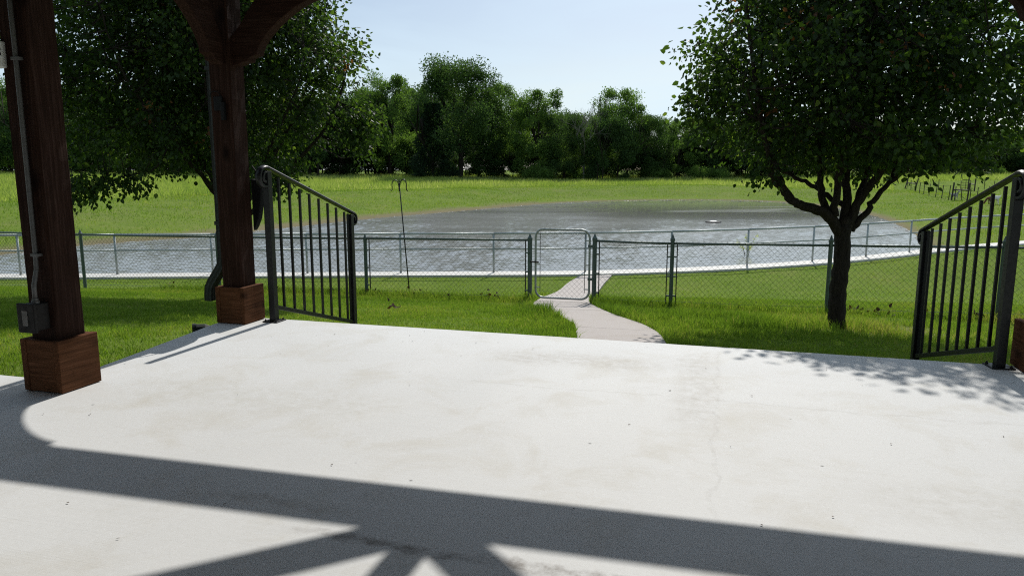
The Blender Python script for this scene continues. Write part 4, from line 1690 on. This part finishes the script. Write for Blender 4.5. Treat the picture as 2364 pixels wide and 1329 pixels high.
h_frame((2088, 436), (2111, 440), 26, 28, .55, 'leaning dark steel brace frame at the far corner of the goat pen', 7)
h_frame((2196, 463), (2232, 464), 41, 40, .60, 'upright dark steel brace frame at the near corner of the goat pen', 3)
h_frame((2234, 438), (2249, 442), 27, 29, .52, 'dark steel brace frame standing beside the pen gate panel', 1)

gp = pen_xy(2217, 440)
gzp = gz(*gp)
gs = gp[1] / FPX
pg = empty('gate_panel', (*gp, gzp), -.2, 'tubular steel livestock gate panel leaning in the goat pen', 'gate')
W_, H_ = 20 * gs, 24 * gs
fr = [(0, 0, .05), (0, 0, H_ - .12), (.12, 0, H_), (W_ - .12, 0, H_), (W_, 0, H_ - .12), (W_, 0, .05)]
MB().tube(fr, .03, 6, closed=True).build('frame', DARKMETAL, pg)
for f in (.25, .42, .58, .75):
    MB().tube([(0, 0, H_ * f), (W_, 0, H_ * f)], .02, 6).build('rail', DARKMETAL, pg)
MB().tube([(W_ * .5, 0, .05), (W_ * .5, 0, H_)], .02, 6).build('upright', DARKMETAL, pg)


# ------------------------------------------------------------------ goats
def goat_mat(name, front, rear):
    m, nt, out = new_mat(name)
    tc = nt.nodes.new('ShaderNodeTexCoord')
    sep = nt.nodes.new('ShaderNodeSeparateXYZ')
    nt.links.new(tc.outputs['Object'], sep.inputs[0])
    nz = noise(nt, tc.outputs['Object'], 6, 3)
    ad = node(nt, 'ShaderNodeMath', operation='MULTIPLY_ADD')
    nt.links.new(nz, ad.inputs[0])
    ad.inputs[1].default_value = .3
    nt.links.new(sep.outputs[0], ad.inputs[2])
    c = mix(nt, mapr(nt, ad.outputs[0], .27, .33), rear, front)
    f = noise(nt, tc.outputs['Object'], 60, 3)
    c = mix(nt, mapr(nt, f, .4, .8, 0, .3), c, (.2, .17, .14))
    principled(nt, out, c, .9, bump(nt, f, .5, .01), spec=.1)
    return m


GOAT1 = goat_mat('white_coat_brown_shoulders', (.12, .05, .025), (.70, .68, .64))
GOAT2 = goat_mat('grey_white_coat', (.42, .42, .42), (.30, .30, .31))
GOAT3 = goat_mat('white_coat', (.72, .70, .66), (.70, .68, .64))


def goat(px, py, heading, size, m, label, grazing=True, tail_up=True):
    x, y = pen_xy(px, py)
    root = empty('goat', (x, y, gz(x, y) + .005), heading, label, 'goat', 'goats grazing in the pen')
    V, E, Rr = [], [], []

    def v(p, r):
        V.append(tuple(c * size for c in p))
        Rr.append((r[0] * size, r[1] * size) if isinstance(r, tuple) else (r * size, r * size))
        return len(V) - 1

    def chain(start, items):
        last = start
        for p, r in items:
            i = v(p, r)
            E.append((last, i))
            last = i
        return last
    hip = v((-.30, 0, .56), (.12, .15))
    belly = chain(hip, [((-.05, 0, .53), (.135, .16))])
    chest = chain(belly, [((.22, 0, .55), (.115, .155))])
    rump = chain(hip, [((-.42, 0, .56), (.085, .10))])
    # tail
    if tail_up:
        chain(rump, [((-.49, 0, .64), .03), ((-.55, 0, .72), .022)])
    else:
        chain(rump, [((-.49, 0, .58), .03), ((-.52, 0, .48), .02)])
    if grazing:
        neck = chain(chest, [((.36, 0, .50), (.07, .09)), ((.47, 0, .34), (.05, .07)), ((.53, 0, .22), (.055, .07))])
        head = chain(neck, [((.57, 0, .13), (.045, .055)), ((.59, 0, .05), (.03, .035))])
    else:
        neck = chain(chest, [((.35, 0, .68), (.065, .085)), ((.42, 0, .84), (.05, .065)), ((.48, 0, .90), (.055, .065))])
        head = chain(neck, [((.57, 0, .86), (.045, .05)), ((.64, 0, .82), (.03, .035))])
    nk = V[neck]
    for s in (-1, 1):
        # ears hang beside the head
        i0 = v((nk[0] / size - .01, s * .06, nk[2] / size + .02), .022)
        E.append((neck, i0))
        chain(i0, [((nk[0] / size + .0, s * .12, nk[2] / size - .03), .018)])
        # front leg: elbow, low knee (wrist), fetlock, hoof
        chain(chest, [((.24, s * .085, .42), .055), ((.23, s * .09, .24), .030), ((.24, s * .09, .09), .022), ((.255, s * .09, .012), .026)])
        # hind leg: stifle forward, hock back, near-vertical shank
        chain(hip, [((-.27, s * .095, .44), (.06, .075)), ((-.36, s * .095, .25), .032), ((-.345, s * .095, .10), .022), ((-.33, s * .095, .012), .026)])
    me = bpy.data.meshes.new('body')
    me.from_pydata(V, E, [])
    me.materials.append(m)
    o = bpy.data.objects.new('body', me)
    COL.objects.link(o)
    o.parent = root
    sk = o.modifiers.new('skin', 'SKIN')
    for i, sv in enumerate(me.skin_vertices[0].data):
        sv.radius = Rr[i]
        sv.use_root = (i == 0)
    sk.use_smooth_shade = True
    sb_ = o.modifiers.new('smooth', 'SUBSURF')
    sb_.levels = 2
    sb_.render_levels = 2
    # horns
    for s in (-1, 1):
        b0 = Vector((nk[0] - .0, s * .03 * size, nk[2] + .05 * size))
        MB().tube([tuple(b0), tuple(b0 + Vector((-.05, s * .02, .07)) * size), tuple(b0 + Vector((-.12, s * .04, .09)) * size)], [.014 * size, .011 * size, .004 * size], 6).build('horn', DARKMETAL, root)
    return root


goat(2291, 473, math.pi - .15, .86, GOAT1, 'white goat with brown head and shoulders grazing beyond the handrail', True)
goat(2203, 462, -math.pi / 2 + .25, .72, GOAT2, 'small grey goat standing at the near corner of the pen', False)
goat(2374, 484, math.pi - .3, .86, GOAT3, 'white goat half hidden behind the iron handrail post', True)


# ------------------------------------------------------------------ grass
def blades(name, X, Y, H, W, tint, m, seed, lean=.35, two=True, sink=.01, parent=None):
    g = np.random.default_rng(seed)
    N = len(X)
    Z = ground(X, Y) - sink
    a = g.uniform(0, 6.283, N)
    dx, dy = np.cos(a), np.sin(a)
    la = g.uniform(0, 6.283, N)
    l = np.abs(g.normal(0, lean, N)) * H
    lx_, ly_ = np.cos(la) * l, np.sin(la) * l
    B0 = np.stack([X - dx * W / 2, Y - dy * W / 2, Z], 1)
    B1 = np.stack([X + dx * W / 2, Y + dy * W / 2, Z], 1)
    T = np.stack([X + lx_, Y + ly_, Z + H], 1)
    if two:
        M0 = np.stack([X - dx * W * .40 + lx_ * .30, Y - dy * W * .40 + ly_ * .30, Z + H * .58], 1)
        M1 = np.stack([X + dx * W * .40 + lx_ * .30, Y + dy * W * .40 + ly_ * .30, Z + H * .58], 1)
        V = np.stack([B0, B1, M1, M0, T], 1).reshape(-1, 3)
        k = np.arange(N)[:, None] * 5
        me = mesh_np(name, V, quads=k + np.array([[0, 1, 2, 3]]), tris=k + np.array([[3, 2, 4]]), tint=np.repeat(tint, 5))
    else:
        V = np.stack([B0, B1, T], 1).reshape(-1, 3)
        me = mesh_np(name, V, tris=np.arange(N * 3).reshape(-1, 3), tint=np.repeat(tint, 3))
    return link(name, me, m, parent)


def sector(n, y0, y1, g, half=.86, power=1.0):
    y = np.sqrt(g.uniform(y0 ** 2, y1 ** 2, n)) if power == 1 else (g.uniform(y0 ** power, y1 ** power, n)) ** (1 / power)
    x = g.uniform(-half, half, n) * y
    return x, y


PATIO_W = [xy(*p) for p in PATIO]
STEPS_W = [xy(*p) for p in [(-3.45, 4.9), (1.74, 4.9), (1.74, 6.40), (-3.45, 6.40)]]


def clear(x, y, pad=0.0):
    ok = ~inside(x, y, PATIO_W) & ~inside(x, y, STEPS_W) & ~inside(x, y, PATH)
    dw, sw = seg_dist(x, y, WALK_S)
    ok &= dw > WALK_HALF + .0
    return ok, dw * sw


g = np.random.default_rng(101)
x, y = sector(560000, 2.6, 13.6, g, .84)
ok, dws = clear(x, y)
ok &= (dws < 0)
x, y = x[ok], y[ok]
u_, n_ = un(x, y)
dn = vnoise(x, y, .55, 2) * .6 + vnoise(x, y, .16, 3) * .4
tall = np.exp(-((n_ - FEN) / .28) ** 2) * .9 + .55 * np.exp(-(((u_ + .7) / 1.3) ** 2 + ((n_ - 9.2) / 1.4) ** 2)) * (vnoise(x, y, .3, 12) > .35)
tall += .7 * np.exp(-(((u_ - 1.3) / 1.8) ** 2 + ((n_ - 9.5) / 1.0) ** 2)) * (vnoise(x, y, .35, 14) > .3)
_pd, _ = seg_dist(x, y, PATH, True)
tall += .45 * np.exp(-(_pd / .22) ** 2) * (vnoise(x, y, .25, 19) > .3) + .8 * np.exp(-(((u_ + 2.0) / .5) ** 2 + ((n_ - 9.3) / .6) ** 2)) * (vnoise(x, y, .2, 23) > .35)
thin = (x > 3.2) & (n_ > 8.6) & (n_ < 12.5)
keep = g.random(len(x)) < np.where(thin, .12 + .6 * dn, .60 + .6 * dn)
x, y, dn, tall, thin, n_ = x[keep], y[keep], dn[keep], tall[keep], thin[keep], n_[keep]
H = (.022 + .032 * dn + .12 * tall) * g.uniform(.6, 1.35, len(x))
W = g.uniform(.0035, .0075, len(x)) * (1 + .5 * tall)
tint = np.clip(.10 + .50 * vnoise(x, y, 1.4, 7) + .30 * vnoise(x, y, .35, 17) + g.normal(0, .17, len(x)) - .15 * tall + .20 * thin, 0, .95)
tint = np.where(g.random(len(x)) < .012, .99, tint)
lawn = blades('lawn_grass', x, y, H, W, tint, LAWN, 1, .5)
tag(lawn, 'bright green lawn grass between the patio and the fence', 'grass', kind='stuff')

x, y = sector(420000, 11.6, 34, g, .84)
ok, dws = clear(x, y)
ok &= (dws < -.5) & (un(x, y)[1] > FEN - .1)
x, y = x[ok], y[ok]
dn = vnoise(x, y, .8, 2) * .6 + vnoise(x, y, .25, 3) * .4
H = (.030 + .030 * dn) * g.uniform(.6, 1.3, len(x))
tint = np.clip(.25 + .50 * vnoise(x, y, 1.8, 7) + g.normal(0, .15, len(x)), 0, .94)
o = blades('mown_grass', x, y, H, g.uniform(.007, .013, len(x)), tint, LAWN, 2, .5, False)
tag(o, 'short mown grass between the fence and the pond walkway', 'grass', kind='stuff')

# banks round the pond
x, y = sector(260000, 19, 84, g, .84, 1.4)
ok, dws = clear(x, y)
ds, _ = seg_dist(x, y, POND, True)
ok &= (dws > WALK_HALF + .1) & ~inside(x, y, POND) & (ds > .35) & (ds < 16)
ok &= g.random(len(x)) < np.clip((ds - .2) / 2.5, .12, 1) * (.45 + .8 * vnoise(x, y, 2.0, 5))
x, y, ds = x[ok], y[ok], ds[ok]
H = (.06 + .07 * vnoise(x, y, 1.2, 8)) * g.uniform(.6, 1.4, len(x))
tint = np.clip(.30 + .40 * vnoise(x, y, 3.5, 7) + g.normal(0, .16, len(x)) + .25 * np.exp(-ds / 2.5), 0, .96)
o = blades('bank_grass', x, y, H, g.uniform(.02, .045, len(x)) * (y / 40) ** .5, tint, LAWN, 3, .5, False)
tag(o, 'short green grass on the sloping banks around the pond', 'grass', kind='stuff')

# tall meadow
x, y = sector(330000, 30, 112, g, .86, 1.35)
ok, dws = clear(x, y)
ds, _ = seg_dist(x, y, POND, True)
pen_zone = (x > 20) & (x / y > .52) & (y < 86)
edge = 14.5 + 1.0 * vnoise(x, y, 5, 1)
ok &= (dws > 3) & (ds > edge) & ~pen_zone & ~inside(x, y, POND)
x, y, ds = x[ok], y[ok], ds[ok]
H = (.28 + .30 * vnoise(x, y, 3.0, 8)) * g.uniform(.5, 1.35, len(x)) * np.clip((ds - 14) / 3, .5, 1)
tint = np.clip(.22 + .45 * vnoise(x, y * .6, 4.5, 7) + g.normal(0, .2, len(x)), 0, 1)
o = blades('meadow_grass', x, y, H, g.uniform(.03, .07, len(x)), tint, MEADOW, 4, .45, False)
tag(o, 'tall yellow-green meadow grass between the pond bank and the far trees', 'grass', kind='stuff')

x, y = sector(60000, 34, 90, g, .86, 1.35)
ok = (x > 20) & (x / y > .50)
ds, _ = seg_dist(x, y, POND, True)
ok &= ds > 10
x, y = x[ok], y[ok]
o = blades('pasture_grass', x, y, g.uniform(.05, .14, len(x)), g.uniform(.03, .06, len(x)), np.clip(.35 + .4 * vnoise(x, y, 4, 3) + g.normal(0, .15, len(x)), 0, .95), LAWN, 5, .5, False)
tag(o, 'grazed pasture grass inside the goat pen', 'grass', kind='stuff')

# pale stones along the waterline
N = 700
t = g.random(N)
SP = np.array(SHORE)
seg = g.integers(0, len(SP) - 1, N)
P = SP[seg] * (1 - t[:, None]) + SP[seg + 1] * t[:, None]
keepm = (P[:, 1] > 24)
P = P[keepm] + g.normal(0, .22, (keepm.sum(), 2))
V, F = [], []
for (x_, y_) in P:
    r_ = g.uniform(.015, .06) * (1.0 if x_ > 4 else .7)
    k0 = len(V)
    zc = WATER_Z + .01
    pts_ = []
    for (a, b, c) in ((1, 0, 0), (-1, 0, 0), (0, 1, 0), (0, -1, 0), (0, 0, 1), (0, 0, -1)):
        j = g.uniform(.7, 1.2, 3)
        V.append((x_ + a * r_ * j[0] * 1.4, y_ + b * r_ * j[1], zc + c * r_ * .55 * j[2]))
    for f in ((0, 2, 4), (2, 1, 4), (1, 3, 4), (3, 0, 4), (2, 0, 5), (1, 2, 5), (3, 1, 5), (0, 3, 5)):
        F.append(tuple(k0 + i for i in f))
STONE = mat_concrete('pale_shore_stone', (.50, .46, .40), False, False)
o = MB().add(V, F).build('shore_stones', STONE)
tag(o, 'pale pebbles scattered along the far waterline of the pond', 'stones', kind='stuff')

# dead leaves caught at the foot of the fence
C, D = [], []
for u0 in (-6.6, -5.75, -5.0, -4.4, -3.6, 1.9, 2.3, 2.9, 3.5, 4.2, -7.6, -9.9):
    for k in range(13):
        uu, nn = u0 + g.normal(0, .09), FEN - .04 + g.normal(0, .04)
        x_, y_ = xy(uu, nn)
        C.append((x_, y_, gz(x_, y_) + abs(g.normal(.07, .04))))
        D.append(g.normal(0, 1, 3))
for k in range(9):
    x_, y_ = on_ground(905 + g.normal(0, 9), 712 + g.normal(0, 2))
    C.append((x_, y_, gz(x_, y_) + abs(g.normal(.03, .02))))
    D.append(g.normal(0, 1, 3))
nC = len(C)
DEADLEAF = mat_leaf('dead_leaf', [(0, (.03, .016, .010)), (1, (.10, .055, .03))], .1, .8)
o = link('dead_leaves', leaf_mesh('dead_leaves', np.array(C), np.array(D), g.uniform(0, 6, nC), g.uniform(.05, .09, nC), g.uniform(.03, .06, nC), g.random(nC), .5, True), DEADLEAF)
tag(o, 'brown dead leaves caught along the foot of the chain-link fence', 'dead leaves', kind='stuff')

# bits of leaf and grit blown onto the patio
C, D = [], []
for k in range(70):
    uu, nn = g.uniform(-3.4, 3.6), g.uniform(1.2, 4.9)
    if g.random() < .35:
        nn = 4.95 - abs(g.normal(0, .25))
    x_, y_ = xy(uu, nn)
    C.append((x_, y_, .004))
    D.append((g.normal(), g.normal(), .08))
nC = len(C)
o = link('patio_litter', leaf_mesh('patio_litter', np.array(C), np.array(D), g.uniform(-.2, .2, nC), g.uniform(.005, .018, nC), g.uniform(.003, .008, nC), g.random(nC), .3, True), DEADLEAF)
tag(o, 'tiny bits of dead leaf and grit scattered on the concrete patio', 'litter', kind='stuff')
